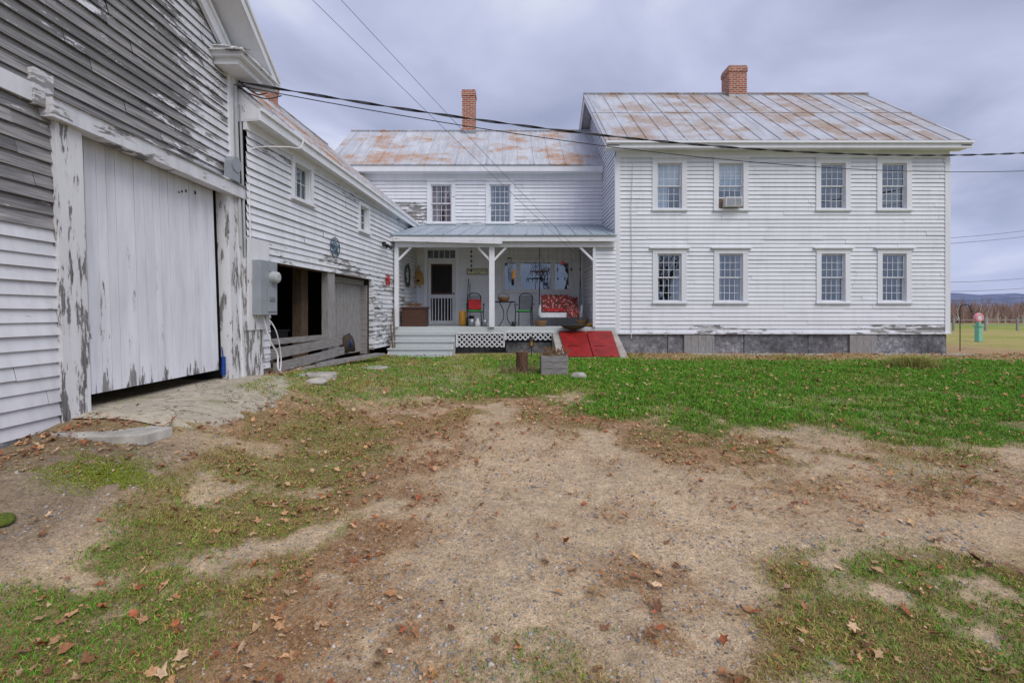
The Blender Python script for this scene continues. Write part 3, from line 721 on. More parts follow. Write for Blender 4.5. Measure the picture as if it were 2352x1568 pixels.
def lattice(u0,u1,z0,z1,y,sp=.10,parent=None,tilt=0):
    mb=MB()
    for sgn in(1,-1):
        k=-int((z1-z0)/sp)-2
        while True:
            c=u0+k*sp*1.414;k+=1
            if c>u1+(z1-z0):break
            ua,ub=(c,c+(z1-z0)) if sgn>0 else (c,c-(z1-z0))
            d=ub-ua
            t0,t1=0,1
            if d>0:t0=max(t0,(u0-ua)/d);t1=min(t1,(u1-ua)/d)
            else:t0=max(t0,(u1-ua)/d);t1=min(t1,(u0-ua)/d)
            if t1-t0>.02:
                f=lambda t:(ua+d*t,y+(.006 if sgn>0 else -.006),z0+(z1-z0)*t)
                mb.beam(f(t0),f(t1),.006,.032,up=(-sgn*.7,0,.7))
    mb.box(u0,u1,y-.02,y+.02,z1,z1+.03);
    mb.box(u0-.02,u0+.02,y-.022,y+.018,z0,z1);mb.box(u1-.02,u1+.02,y-.022,y+.018,z0,z1)
    obj(mb,'lattice',[M_sash],parent)
lattice(-1.48,-.15,.66,1.03,13.46,parent=porch);lattice(-.12,1.30,.86,1.06,13.43,parent=porch)
mb=MB();mb.box(-3.2,2.9,14.0,14.3,.2,1.15);mb.box(-.1,1.3,13.6,13.9,.3,.78);obj(mb,'porch_foundation',[M_stone],porch)
mb=MB();mb.box(-1.4,1.3,13.52,13.56,1.06,1.17);obj(mb,'porch_joist',[M_wood],porch)
# ================================================================= BULKHEAD
bk=thing('cellar_bulkhead',(2.1,12.8,.45),'red sloping cellar bulkhead doors on concrete base','cellar door')
for x0,x1,t0,t1 in((1.44,2.11,1.38,2.13),(2.13,2.79,2.15,2.86)):
    mb=MB();mb.hexa([(x0,12.12,.49),(x1,12.12,.49),(t1,13.40,1.08),(t0,13.40,1.08),(x0,12.12-.01,.53),(x1,12.12-.01,.53),(t1,13.40,1.12),(t0,13.40,1.12)])
    d=obj(mb,'door',[M_red],bk,bevel=.006)
    mb=MB();mb.beam((x0+.1,12.6,.755),(x0+.35,12.6,.755),.04,.01);obj(mb,'hinge',[M_black],d)
mb=MB()
for x0,x1,t in((1.22,1.43,1.2),(2.81,3.02,2.87)):
    mb.hexa([(x0,12.1,.3),(x1,12.1,.3),(x1,13.43,.3),(t,13.43,.3),(x0,12.1,.47),(x1,12.1,.48),(x1,13.43,1.06),(t,13.43,1.06)])
mb.box(1.43,2.81,12.08,12.12,.3,.49);obj(mb,'base',[M_conc],bk,bevel=.02)
# ================================================================= SHED
sh=thing('shed',(-5,10.5,.5),'low white clapboard shed with open wood bay','shed')
w1=(su(8.54),su(9.08),3.70,4.30);w2=(su(11.28),su(11.74),3.60,4.16)
holes=[w1,w2,(su(7.85),su(12.0),.3,2.45)]
mb=MB(FS);pl=lambda u,z:.18+(.22 if z<2.75 else 0)+(.15 if z>4.2 else 0)+.08*math.sin(u*2+z*3)
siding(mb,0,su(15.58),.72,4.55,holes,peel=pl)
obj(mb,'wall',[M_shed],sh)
mb=MB(FS);mb.box(-.03,su(15.5),-.02,.04,4.38,4.56,0,(.5,.3,0));mb.box(su(13.52),su(13.66),-.01,.035,.8,3.5,0,(.4,.4,0));mb.box(su(11.98),su(12.1),-.06,.036,.7,2.46,0,(.4,.5,0))
obj(mb,'frieze',[M_trim],sh)
ov=.28
def SP(Z,n,z):
    p=FS(su(Z),n,z);return p
mb=MB()
e0,e1=SP(7.22,ov,4.70),SP(15.5,ov-.12,4.47)
r0,r1=SP(7.22,-3.0,4.70+3.28*.85),SP(15.5,-3.0,4.47+3.16*.85)
rs=roofslab('roof',e0,e1,r1,r0,M_roof2,sh,rib=.6,th=.04)
b0,b1=SP(7.22,-6.3,4.70),SP(15.5,-6.3,4.47);roofslab('rear_roof',b0,b1,r1,r0,M_roof2,sh)
mb.beam(SP(7.2,ov-.02,4.58),SP(15.5,ov-.14,4.36),.03,.17);mb.beam(SP(7.2,ov+.01,4.655),SP(15.5,ov-.11,4.43),.04,.05)
p=[SP(7.22,0,4.53),SP(15.5,0,4.33),SP(15.5,ov-.14,4.32),SP(7.22,ov-.02,4.52)]
mb.add(p,[(0,1,2,3)])
obj(mb,'fascia',[M_trim],sh)
mb=MB();mb.add([SP(7.225,ov-.01,4.50),SP(7.225,ov-.01,4.66),SP(7.225,-3.0,4.66+3.28*.85),SP(7.225,-6.2,4.66),SP(7.225,-6.2,4.50)],[(0,1,2,3,4)]);obj(mb,'gable_end',[M_trim],sh)
chimney(-6.44,-5.94,11.8,12.3,6.4,7.42,rs)
window(sh,FS,(w1[0]+w1[1])/2,w1[1]-w1[0],w1[2],w1[3],cas=.10,cols=3,rows=2,single=True,peel=.35)
window(sh,FS,(w2[0]+w2[1])/2,w2[1]-w2[0],w2[2],w2[3],cas=.08,cols=2,rows=3,single=True,peel=.35)
mb=MB(FS)
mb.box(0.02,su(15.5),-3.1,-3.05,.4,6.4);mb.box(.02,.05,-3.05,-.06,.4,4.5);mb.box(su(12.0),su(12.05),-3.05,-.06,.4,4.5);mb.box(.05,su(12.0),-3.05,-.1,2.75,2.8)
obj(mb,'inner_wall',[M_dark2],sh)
mb=MB(FS);mb.box(su(9.80),su(10.08),-.14,-.0,.55,2.46);obj(mb,'bay_post',[M_wood],sh)
for bx in((9.75,10.0,-.75,-.55),(8.2,8.4,-1.9,-1.7)):
    mb=MB(FS);mb.box(su(bx[0]),su(bx[1]),bx[2],bx[3],.5,2.7);obj(mb,'bay_post',[M_brown],sh)
mb=MB(FS);mb.box(su(7.9),su(11.9),-.16,-.03,2.44,2.62);obj(mb,'bay_header',[M_brown],sh)
mb=MB(FS);q=su(10.30)
while q<su(11.92):
    e=min(q+.17,su(11.92));mb.box(q,e-.008,-.27+random.uniform(-.004,.004),-.24,.66,2.30,0);q=e
bd=obj(mb,'shed_door',[M_wood],sh,label='weathered grey vertical board door')
mb=MB(FS);mb.box(su(10.24),su(11.96),-.26,-.18,2.30,2.42);mb.box(su(11.9),su(11.98),-.26,-.1,.6,2.30);obj(mb,'door_frame',[M_woodh],bd)
for p_,q_,w_,h_ in (((7.85,.02,.93),(10.35,.02,1.02),.035,.17),((7.9,.05,.70),(10.4,.04,.80),.04,.16),((7.8,-.05,1.13),(10.3,-.05,1.12),.03,.10)):
    mb=MB(FS);mb.beam((su(p_[0]),p_[1],p_[2]),(su(q_[0]),q_[1],q_[2]),w_,h_);obj(mb,'rail',[M_woodh],sh)
for p_,q_,w_,h_ in (((9.2,.06,.62),(11.2,.55,.66),.25,.05),((8.3,.1,.60),(9.8,.28,.62),.2,.04)):
    mb=MB(FS);mb.beam((su(p_[0]),p_[1],p_[2]),(su(q_[0]),q_[1],q_[2]),w_,h_);obj(mb,'plank',[M_woodh],label='weathered plank lying beside the shed opening',category='plank',group='planks by the shed')
mb=MB(FS);mb.box(-.02,su(7.62),-.02,.05,.55,2.45,0,(.3,.5,0));obj(mb,'corner_plank',[M_post],sh)
mb=MB(FS);mb.box(su(7.66),su(7.82),-.12,.0,.5,1.5,0,(.3,.9,0));obj(mb,'corner_plank',[M_post],sh)
gr=thing('wood_stove',(-4.9,9.2,.55),'black metal stove standing inside the shed bay','stove')
mb=MB(FS);mb.box(su(8.75),su(9.35),-1.1,-.6,.75,1.25);mb.box(su(8.72),su(9.38),-1.13,-.57,1.25,1.29)
for a in(8.8,9.25):
    for n in(-1.05,-.68):mb.box(su(a),su(a)+.05,n,n+.05,.5,.75)
mb.box(su(8.85),su(9.2),-.6,-.585,.85,1.18);mb.box(su(9.1),su(9.15),-.58,-.55,1.0,1.04);obj(mb,'stove_body',[M_black],gr,bevel=.01)
mb=MB(FS)
for k in range(16):
    u=su(8.3)+k*.11;mb.tube([(u,-1.3+random.uniform(-.2,.2),.5),(u+random.uniform(-.05,.05),-1.6,1.7+random.uniform(-.3,.2))],random.uniform(.03,.06),6)
obj(mb,'wood_pile',[M_wood],label='upright weathered boards stacked inside the shed',category='wood pile')
mb=MB(FS)
for r_ in range(7):
    for k in range(14):
        uu=su(8.0)+k*.14+(r_%2)*.07
        mb.tube([(uu,-2.2,.6+r_*.13),(uu,-1.85+random.uniform(-.05,.05),.6+r_*.13)],random.uniform(.055,.07),7)
obj(mb,'log_stack',[M_straw],label='split firewood stacked at the back of the shed',category='firewood')
mb=MB(FS);mb.lathe([(.03,0),(.27,.02),(.25,.22),(.17,.36),(.05,.42)],su(10.95),-.12,12,sy=.5);mb.v=[(a,b,c+.72+.02*math.sin(a*30+b*17)) for a,b,c in mb.v];obj(mb,'grill_cover',[M_dark2],label='dark fabric cover slumped beside the grey door',category='cover',smooth=True)
mb=MB(FS);mb.lathe([(.022,0),(.022,.12),(.012,.14),(.012,.16)],su(10.75),.05,10);mb.v=[(a,b,c+.85) for a,b,c in mb.v];obj(mb,'bottle',[M_blue],label='small blue bottle standing on weathered planks',category='bottle',smooth=True)
for p_,q_,w_ in(((12.9,.28,.5),(13.4,.06,1.75),.12),((12.75,.3,.5),(13.1,.08,1.3),.08)):
    mb=MB(FS);mb.beam((su(p_[0]),p_[1],p_[2]),(su(q_[0]),q_[1],q_[2]),.03,w_);obj(mb,'leaning_board',[M_brown],label='brown board leaning on the shed wall',category='board',group='boards leaning on the shed')
# stars
def star(F,u,z,r,n0=.05):
    mb=MB(F);vs=[(u,n0+.05,z)]
    for k in range(10):
        t=math.pi/2+k*math.pi/5;rr=r if k%2==0 else r*.4;vs.append((u+rr*math.cos(t),n0,z+rr*math.sin(t)))
    vs.append((u,n0-.02,z))
    fs=[(0,k,k%10+1) for k in range(1,11)]+[(11,k%10+1,k) for k in range(1,11)]
    mb.add(vs,fs)
    return mb
sb=star(FS,su(10.0),2.98,.23);
for k in range(24):
    t=k*math.pi/12;t2=(k+1)*math.pi/12;sb.beam((su(10.0)+.2*math.cos(t),.05,2.98+.2*math.sin(t)),(su(10.0)+.2*math.cos(t2),.05,2.98+.2*math.sin(t2)),.015,.015)
obj(sb,'metal_star',[M_starb],label='blue-grey metal star in a ring on shed wall',category='star')
obj(star(FS,su(13.0),2.5,.22),'metal_star',[M_redc],label='faded red metal star hanging on shed wall',category='star')
fl=thing('flood_light',FS(su(12.7),.05,3.45),'dark twin floodlight fixed under the shed eave','floodlight')
mb=MB(FS);mb.box(su(12.65),su(12.78),.02,.08,3.4,3.5);obj(mb,'bracket',[M_black],fl)
for s in(-.1,.12):
    mb=MB(FS);mb.tube([(su(12.7)+s,.08,3.42),(su(12.7)+s*1.6,.2,3.36)],[.03,.06],10);obj(mb,'lamp_head',[M_black],fl)
# ================================================================= BARN
bn=thing('barn',(-9,2.1,.5),'large weathered white barn with peeling clapboards and sliding door','barn')
mb=MB(FB)
def pb(u,z):
    if z<2.30 and u<4.6:return .16+.1*math.sin(u*7)
    if z>3.5:
        p=.57+.5*(float(fbm(u*1.1+2,z*1.6))-.5)+float(np.interp(u,[4,5,6,7.2],[.16,.13,.03,-.18]))
        return float(min(max(p,0),1))
    if z>2.2 and u<4.6:return .72+.4*(float(fbm(u*2,z*3))-.5)
    return .3
grf=lambda z:(-3.0,7.26) if z<5.5 else (2.1-(5.6-(z-5.30)/.7),2.1+(5.6-(z-5.30)/.7)-.02)
siding(mb,-3,7.26,.58,9.0,[(4.5,6.95,.2,3.40)],rf=grf,peel=pb,expo=.118,lip=.024,seg=3.0)
obj(mb,'wall',[M_barn],bn,label='clapboards with heavily peeling white paint')
mb=MB();mb.box(-14,-4.12,7.15,7.2,.4,5.3);mb.box(-14,-13.95,-3,7.15,.4,5.3);mb.box(-13.95,-4.1,-3.0,-2.95,.4,5.3);obj(mb,'rear_wall',[M_barn],bn)
mb=MB(FB);mb.box(4.29,4.56,-.1,.06,.50,3.42,0,(.3,.52,0));mb.box(4.44,4.56,-.14,-.1,.55,3.4,0,(.3,.8,0));obj(mb,'door_post',[M_post],bn,label='peeling white post beside the sliding door')
mb=MB(FB);mb.box(6.93,7.15,-.12,.05,.55,3.36,0,(.4,.48,0));mb.box(7.15,7.30,-.1,.075,.5,3.36,0,(.6,.4,0));obj(mb,'door_post',[M_post],bn)
mb=MB(FB);mb.box(4.2,7.36,-.02,.13,3.33,3.50,0,(.5,.38,0));mb.box(4.2,7.36,.0,.15,3.50,3.525,0,(.5,.7,0));mb.box(-3,4.26,-.02,.05,3.42,3.58,0,(.7,.35,0));mb.box(4.1,4.28,-.02,.07,3.40,3.72,0,(.7,.5,0));obj(mb,'door_header',[M_barn],bn)
mb=MB(FB);mb.box(7.06,7.28,-.02,.045,3.52,5.2,0,(.8,.15,0));obj(mb,'corner_board',[M_trim],bn)
# sliding door
mb=MB(FB);q=4.50
while q<6.84:
    e=min(q+random.choice((.115,.12,.13,.14)),6.84);rr=random.random()
    nn=random.uniform(-.003,.003)
    zb=.80
    for (za,zc,p0,p1) in((zb,1.05,.62,.36),(1.05,3.36,.34,.24)):
        mb.add([(q,-.10+nn,za),(e-.005,-.10+nn,za),(e-.005,-.10+nn,zc),(q,-.10+nn,zc),(q,-.135,za),(e-.005,-.135,za),(e-.005,-.135,zc),(q,-.135,zc)],
         [(0,1,2,3),(0,4,5,1),(1,5,6,2),(4,0,3,7)],0,[(rr,p0,0)]*2+[(rr,p1,0)]*2+[(rr,p0,.6)]*2+[(rr,p1,.6)]*2)
    q=e
sd=obj(mb,'sliding_door',[M_vert],bn,label='white vertical plank sliding barn door')
for k,(u,w) in enumerate(((6.1,.03),(6.16,.025),(6.24,.02),(6.42,.03))):
    mb=MB(FB);mb.box(u,u+w,-.095,-.09,3.14+.02*k,3.155+.03*k);obj(mb,'bolt',[M_ink],sd)
mb=MB(FB);mb.box(4.5,6.95,-1.6,-1.55,.3,3.5);mb.box(4.4,7.0,-1.55,-.14,3.42,3.46);mb.box(6.98,7.0,-1.6,-.1,.3,3.4);mb.box(4.42,4.44,-1.6,-.1,.3,3.4);obj(mb,'inner_wall',[M_dark],bn)
mb=MB(FB);mb.box(-3,4.29,-.05,.02,.3,.58);mb.box(4.6,6.9,-.5,-.2,.35,.6);obj(mb,'foundation',[M_stone],bn)
mb=MB();mb.tube([FB(6.90,-.08,.72),FB(6.90,-.07,.98)],[.035,.028],8);mb.tube([FB(6.90,-.075,.98),FB(6.90,-.09,1.12)],.008,6);obj(mb,'snow_shovel',[M_blue],label='blue plastic tool just inside the barn door gap',category='tool')
# roof and rake
def BP(u,n,z):return (BX+n-.14,u,z)
ru=7.78;rz=5.40;pk=rz+.7*(ru-2.1)
roofslab('roof',BP(ru,.46,rz),BP(ru,-10,rz),BP(2.1,-10,pk),BP(2.1,.46,pk),M_roof,bn,th=.04)
roofslab('rear_roof',BP(-3.6,.46,rz),BP(-3.6,-10,rz),BP(2.1,-10,pk),BP(2.1,.46,pk),M_roof,bn,th=.04)
mb=MB()
mb.beam(BP(ru-.02,.43,rz-.12),BP(2.1,.43,pk-.12),.03,.16);mb.beam(BP(ru,.455,rz-.065),BP(2.1,.455,pk-.065),.035,.06)
mb.hexa([BP(ru-.03,.02,rz-.22),BP(ru-.03,.42,rz-.22),BP(2.1,.42,pk-.22),BP(2.1,.02,pk-.22),BP(ru-.03,.02,rz-.19),BP(ru-.03,.42,rz-.19),BP(2.1,.42,pk-.19),BP(2.1,.02,pk-.19)],0,(.5,.3,0))
mb.beam(BP(ru-.65,.03,rz+.02),BP(2.1,.03,pk-.46),.05,.24,c=(.6,.2,0));mb.beam(BP(ru-.7,.045,rz+.1),BP(2.1,.045,pk-.32),.07,.06,c=(.6,.2,0))
obj(mb,'rake_board',[M_trim],bn)
mb=MB(BP)
mb.box(6.72,ru-.03,-.02,.42,5.22,5.28,0,(.5,.35,0));mb.box(6.78,ru-.30,-.02,.34,5.13,5.22,0,(.4,.25,0));
mb.hexa([(6.66,-.02,5.28),(ru,-.02,5.28),(ru,.46,5.28),(6.66,.46,5.28),(6.80,-.02,5.44),(ru,-.02,5.40),(ru,.46,5.31),(6.68,.46,5.31)],0,(.3,.55,0))
mb.box(7.22,ru-.04,-.4,-.02,5.25,5.34,0,(.5,.2,0));mb.box(7.22,ru,-10,-.4,5.25,5.36,0,(.5,.2,0))
obj(mb,'cornice_return',[M_trim],bn)
# ================================================================= electrics
em=thing('electric_meter',FS(su(7.5),.1,1.5),'grey electric meter box with round glass meter','electric meter')
mb=MB(FS);mb.box(su(7.22),su(7.72),.05,.08,1.35,2.75,0,(.4,.4,0));obj(mb,'backboard',[M_post],em)
mb=MB(FS);mb.box(su(7.30),su(7.72),.08,.22,1.58,2.42);mb.box(su(7.46),su(7.69),.22,.235,1.63,2.0);mb.box(su(7.48),su(7.68),.22,.23,2.26,2.38);obj(mb,'box',[M_grey],em,bevel=.012)
mb=MB();c=Vector(FS(su(7.60),.22,2.17));nn=Vector((SN.x,SN.y,0));mb.tube([c,c+nn*.02,c+nn*.09,c+nn*.11],[.10,.095,.085,.05],18);obj(mb,'meter',[M_pvc],em,smooth=False)
mb=MB(FS);mb.box(su(7.5),su(7.62),.235,.25,1.80,1.86);obj(mb,'latch',[M_galv],em)
mb=MB();c=Vector(FB(6.95,.15,3.66));
mb.box(c.x-.07,c.x+.03,c.y-.13,c.y+.10,c.z-.14,c.z+.10);mb.tube([c+Vector((-.07,0,.1)),c+Vector((.04,0,.1))],.115,12);obj(mb,'junction_box',[M_grey],label='grey metal junction box on the barn corner',category='junction box')
def curve(pts,n=10):
    out=[];P=[Vector(p) for p in pts];P=[P[0]]+P+[P[-1]]
    for i in range(1,len(P)-2):
        for k in range(n):
            t=k/n;a,b,c,d=P[i-1],P[i],P[i+1],P[i+2]
            out.append(.5*((2*b)+(c-a)*t+(2*a-5*b+4*c-d)*t*t+(3*b-a-3*c+d)*t**3))
    out.append(P[-2]);return out
cd=thing('conduit',FB(7.2,.1,2.4),'grey conduits and looped cable climbing the barn corner','conduit')
for u,n,z0,z1,r in((7.16,.09,2.6,5.0,.024),(7.24,.11,2.45,4.75,.018)):
    mb=MB(FB);mb.tube([(u,n,z0),(u,n,z1)],r,8);obj(mb,'pipe',[M_pvc],cd)
wires=[([FB(7.3,.16,2.4),FB(7.32,.16,3.6),FB(7.35,.17,4.1),FS(su(7.8),.28,4.30),FS(su(8.2),.32,4.42),FS(su(8.3),.33,4.6)],.013),
([FB(7.2,.16,4.72),FB(7.30,.24,4.86),FB(7.34,.28,4.74),FB(7.26,.22,4.62),FB(7.20,.18,4.72),FB(7.28,.22,4.84)],.008),
([FS(su(7.5),.13,1.55),FS(su(7.6),.16,1.2),FS(su(7.75),.2,.95),FS(su(7.7),.25,.72),FS(su(7.8),.3,.60)],.013),
([FS(su(7.6),.13,1.55),FS(su(7.7),.22,1.3),FS(su(7.85),.2,.9),FS(su(7.75),.25,.65)],.009)]
for p,r in wires:
    mb=MB();mb.tube(curve(p),r,6);obj(mb,'wire',[M_whitep],cd)
def cable(A,B,sag,r,name,mat,label,n=60,t1=1.0,tw=None):
    A=Vector(A);B=Vector(B);mb=MB();pts=[]
    for k in range(n+1):
        t=k/n*t1;p=A.lerp(B,t);p.z-=4*sag*t*(1-t)
        pts.append(p)
    mb.tube(pts,r,5)
    if tw:
        for ph in(0,math.pi):
            q=[p+Vector((0,math.cos(i*.5+ph)*tw,math.sin(i*.5+ph)*tw)) for i,p in enumerate(pts)];mb.tube(q,r*.8,5)
    obj(mb,name,[mat],label=label,category='cable',group='overhead cables')
A=FB(7.2,.12,5.08)
cable(A,(12.9,12,5.62),.42,.009,'utility_cable',M_rubber,'twisted black service cable strung from the barn corner',n=160,tw=.017)
cable((12.9,12,5.62),(26,15.8,6.6),.1,.014,'utility_cable',M_rubber,'twisted black service cable strung from the barn corner')
cable(FB(7.2,.12,5.02),(12.9,12,5.17),.42,.008,'utility_cable',M_rubber,'thin black telephone line strung from the barn corner')
cable((12.9,12,5.17),(26,15.8,5.6),.1,.008,'utility_cable',M_rubber,'thin black telephone line strung from the barn corner')
for p in([FB(7.2,.12,5.1),FB(7.3,.2,5.03),FB(7.42,.3,4.99),FB(7.5,.4,5.05)],[FB(7.15,.08,5.02),FB(7.3,.2,4.96),FB(7.45,.4,4.94),FB(7.55,.6,5.03)]):
    mb=MB();mb.tube(curve(p),.010,6);obj(mb,'drip_loop',[M_rubber],cd)
cable((-3.0,5.4,5.9),(2.25,13.35,2.9),.05,.0035,'clothes_line',M_rubber,'thin line stretched from the barn gable to the porch')
cable((-2.9,5.7,6.3),(2.3,13.35,2.95),.05,.0035,'clothes_line',M_rubber,'thin line stretched from the barn gable to the porch')
for zz in(3.32,3.2,2.35,2.15,1.95):
    cable((16,22,1.6+(zz-1.6)*1.9),(45,40,1.6+(zz-1.6)*4.2),.2,.012,'utility_cable',M_rubber,'distant black roadside power line')
# ================================================================= porch contents
PZ=1.228
def chair(x,y,cush,rot,label):
    c=math.cos(rot);s=math.sin(rot);tf=lambda a,b,z:(x+a*c-b*s,y+a*s+b*c,PZ+z)
    ch=thing('patio_chair',(x,y,PZ),label,'chair')
    mb=MB();T=lambda pts:[tf(*p) for p in pts]
    for sx in(-1,1):
        mb.tube(T(curve([(sx*.24,-.24,0),(sx*.23,-.22,.42),(sx*.25,-.2,.62),(sx*.27,-.05,.66),(sx*.25,.2,.64)],5)),.015,6)
        mb.tube(T([(sx*.22,.26,0),(sx*.2,.2,.42),(sx*.2,.27,.9)]),.015,6)
    mb.tube(T(curve([(-.2,.27,.9),(-.1,.29,.98),(.1,.29,.98),(.2,.27,.9)],5)),.015,6)
    for z in(.42,):mb.tube(T([(-.22,-.22,z),(.22,-.22,z),(.21,.2,z),(-.21,.2,z),(-.22,-.22,z)]),.012,6)
    obj(mb,'frame',[M_black],ch)
    mb=MB()
    for k in range(13):
        t=-.18+k*.03;mb.tube(T([(t,.215,.46),(t,.275,.93)]),.006,4)
    for k in range(13):
        z=.48+k*.035;mb.tube(T([(-.2,.215+.06*(z-.46)/.47,z),(.2,.215+.06*(z-.46)/.47,z)]),.006,4)
    obj(mb,'backrest',[M_black],ch)
    mb=MB();mb.hexa(T([(-.21,-.22,.43),(.21,-.22,.43),(.2,.2,.43),(-.2,.2,.43),(-.2,-.21,.475),(.2,-.21,.475),(.19,.19,.475),(-.19,.19,.475)]));obj(mb,'seat',[M_green],ch,bevel=.015)
    if cush:
        mb=MB();mb.hexa(T([(-.19,-.1,.49),(.19,-.12,.49),(.19,.0,.48),(-.19,.0,.48),(-.19,.12,.80),(.19,.10,.80),(.19,.2,.79),(-.19,.2,.79)]))
        obj(mb,'pillow',[M_redc],None,label='square red pillow propped on a patio chair',category='pillow',bevel=.03)
chair(-1.03,14.3,True,.15,'black metal patio chair with green pad');chair(.45,14.35,False,-.2,'black mesh-back patio chair with green pad')
tb=thing('bistro_table',(-.12,14.2,PZ),'small round black metal bistro table','table')
mb=MB();mb.lathe([(.30,PZ+.70),(.31,PZ+.71),(.31,PZ+.725),(.30,PZ+.73)],-.12,14.2,20);obj(mb,'tabletop',[M_black],tb)
for k in range(4):
    a=math.pi/4+k*math.pi/2;ca,sa=math.cos(a),math.sin(a);mb=MB()
    mb.tube(curve([(-.12+ca*.24,14.2+sa*.24,PZ+.7),(-.12+ca*.08,14.2+sa*.08,PZ+.45),(-.12+ca*.10,14.2+sa*.10,PZ+.2),(-.12+ca*.28,14.2+sa*.28,PZ)],6),.013,6);obj(mb,'leg',[M_black],tb)
def basket(x,y,z,r,h,lab,handle=True,mat=None,sx=1.):
    b=thing('basket',(x,y,z),lab,'basket')
    mb=MB();n=20
    mb.lathe([(r*.75,z),(r,z+h*.6),(r*1.03,z+h),(r*.95,z+h),(r*.7,z+h*.3)],x,y,n,sx=sx);obj(mb,'bowl',[mat or M_wick],b,smooth=False)
    if handle:
        mb=MB();mb.tube([(x+r*sx*math.cos(t),y,z+h*.8+h*1.1*math.sin(t)) for t in np.linspace(0,math.pi,12)],.01,5);obj(mb,'handle',[mat or M_wick],b)
basket(-.17,14.15,PZ+.731,.17,.13,'brown wicker basket standing on the bistro table')
basket(.92,14.1,PZ,.18,.17,'low brown wicker basket on the porch floor',False)
basket(2.15,14.1,PZ,.17,.2,'dark wicker basket beside the porch wall',True)
mb=MB();mb.lathe([(.05,PZ),(.12,PZ+.04),(.10,PZ+.08),(.03,PZ+.10)],2.33,13.75,14);obj(mb,'gourd',[M_yell],label='small orange gourd on the porch floor',category='gourd',smooth=True)
# chest
cs=thing('storage_chest',(-2.9,14.1,PZ),'dark brown wooden chest on the porch','chest')
mb=MB();mb.box(-3.1,-2.42,13.8,14.35,PZ,PZ+.52);
for k in range(1,4):mb.box(-3.105,-2.415,13.795,14.355,PZ+k*.13-.004,PZ+k*.13+.004)
obj(mb,'chest_body',[M_chest],cs,bevel=.008)
mb=MB();mb.box(-3.13,-2.39,13.77,14.38,PZ+.52,PZ+.57);obj(mb,'lid',[M_chest],cs,bevel=.008)
mb=MB()
for k in range(60):
    a=random.uniform(0,6.28);x=-2.78+random.uniform(-.2,.2);y=14.05+random.uniform(-.15,.15);z=PZ+.60+random.uniform(0,.06);L=random.uniform(.05,.14)
    mb.tube([(x-L*math.cos(a),y-L*math.sin(a),z),(x+L*math.cos(a),y+L*math.sin(a),z+random.uniform(-.02,.03))],.008,4)
obj(mb,'kindling_tray',[M_wick],label='heap of brown kindling twigs on the chest lid',category='kindling')
# swing
sg=thing('porch_swing',(1.52,14.5,PZ+.25),'white wooden porch swing hung on chains','swing')
mb=MB();x0,x1=.92,2.12
for k in range(5):mb.box(x0,x1,14.25+k*.09,14.32+k*.09,PZ+.37,PZ+.395)
mb.box(x0,x1,14.2,14.24,PZ+.26,PZ+.40);obj(mb,'seat',[M_sash],sg)
mb=MB()
for k in range(12):u=x0+.03+k*(x1-x0-.1)/11;mb.box(u,u+.05,14.72,14.745,PZ+.40,PZ+.82)
mb.box(x0,x1,14.70,14.72,PZ+.80,PZ+.87);obj(mb,'backrest',[M_sash],sg)
for xx in(x0-.03,x1+.0):
    mb=MB();mb.box(xx,xx+.05,14.2,14.75,PZ+.60,PZ+.63);mb.box(xx,xx+.05,14.22,14.26,PZ+.30,PZ+.60);mb.box(xx,xx+.05,14.68,14.73,PZ+.30,PZ+.6);obj(mb,'armrest',[M_sash],sg)
    mb=MB();mb.tube([(xx+.02,14.25,PZ+.62),(xx+.02,14.45,PZ+1.5),(xx+.02,14.45,3.76)],.009,5);mb.tube([(xx+.02,14.7,PZ+.62),(xx+.02,14.45,PZ+1.5)],.009,5);obj(mb,'chain',[M_black],sg)
def cloth(x0,x1,pts,name,mat,label,cat,amp=.02):
    n=26;vs=[];L=len(pts)
    for i in range(n+1):
        u=x0+(x1-x0)*i/n
        for k,(y,z) in enumerate(pts):vs.append((u+random.uniform(-.008,.008),y+amp*math.sin(i*.9+k),z+amp*math.sin(i*1.3+k*1.7)))
    fs=[(i*L+k,(i+1)*L+k,(i+1)*L+k+1,i*L+k+1) for i in range(n) for k in range(L-1)]
    mb=MB();mb.add(vs,fs);o=obj(mb,name,[mat],label=label,category=cat,smooth=True)
    s=o.modifiers.new('solid','SOLIDIFY');s.thickness=.015;return o
cloth(.98,1.85,[(14.80,PZ+.55),(14.78,PZ+.93),(14.68,PZ+.93),(14.64,PZ+.6),(14.55,PZ+.46),(14.25,PZ+.44)],'quilt',M_quilt,'red floral quilt draped over the porch swing','quilt')
cloth(1.7,2.08,[(14.78,PZ+.7),(14.7,PZ+.88),(14.62,PZ+.7),(14.5,PZ+.55),(14.2,PZ+.45),(14.17,PZ+.25)],'blanket',M_quilt,'red patterned blanket hanging over the swing arm','blanket')
mb=MB();mb.hexa([(1.05,14.25,PZ+.42),(1.7,14.25,PZ+.42),(1.7,14.5,PZ+.42),(1.05,14.5,PZ+.42),(1.1,14.27,PZ+.52),(1.65,14.27,PZ+.52),(1.65,14.48,PZ+.54),(1.1,14.48,PZ+.54)]);obj(mb,'seat_cushion',[M_redc],label='long red cushion lying on the swing seat',category='cushion',bevel=.03)
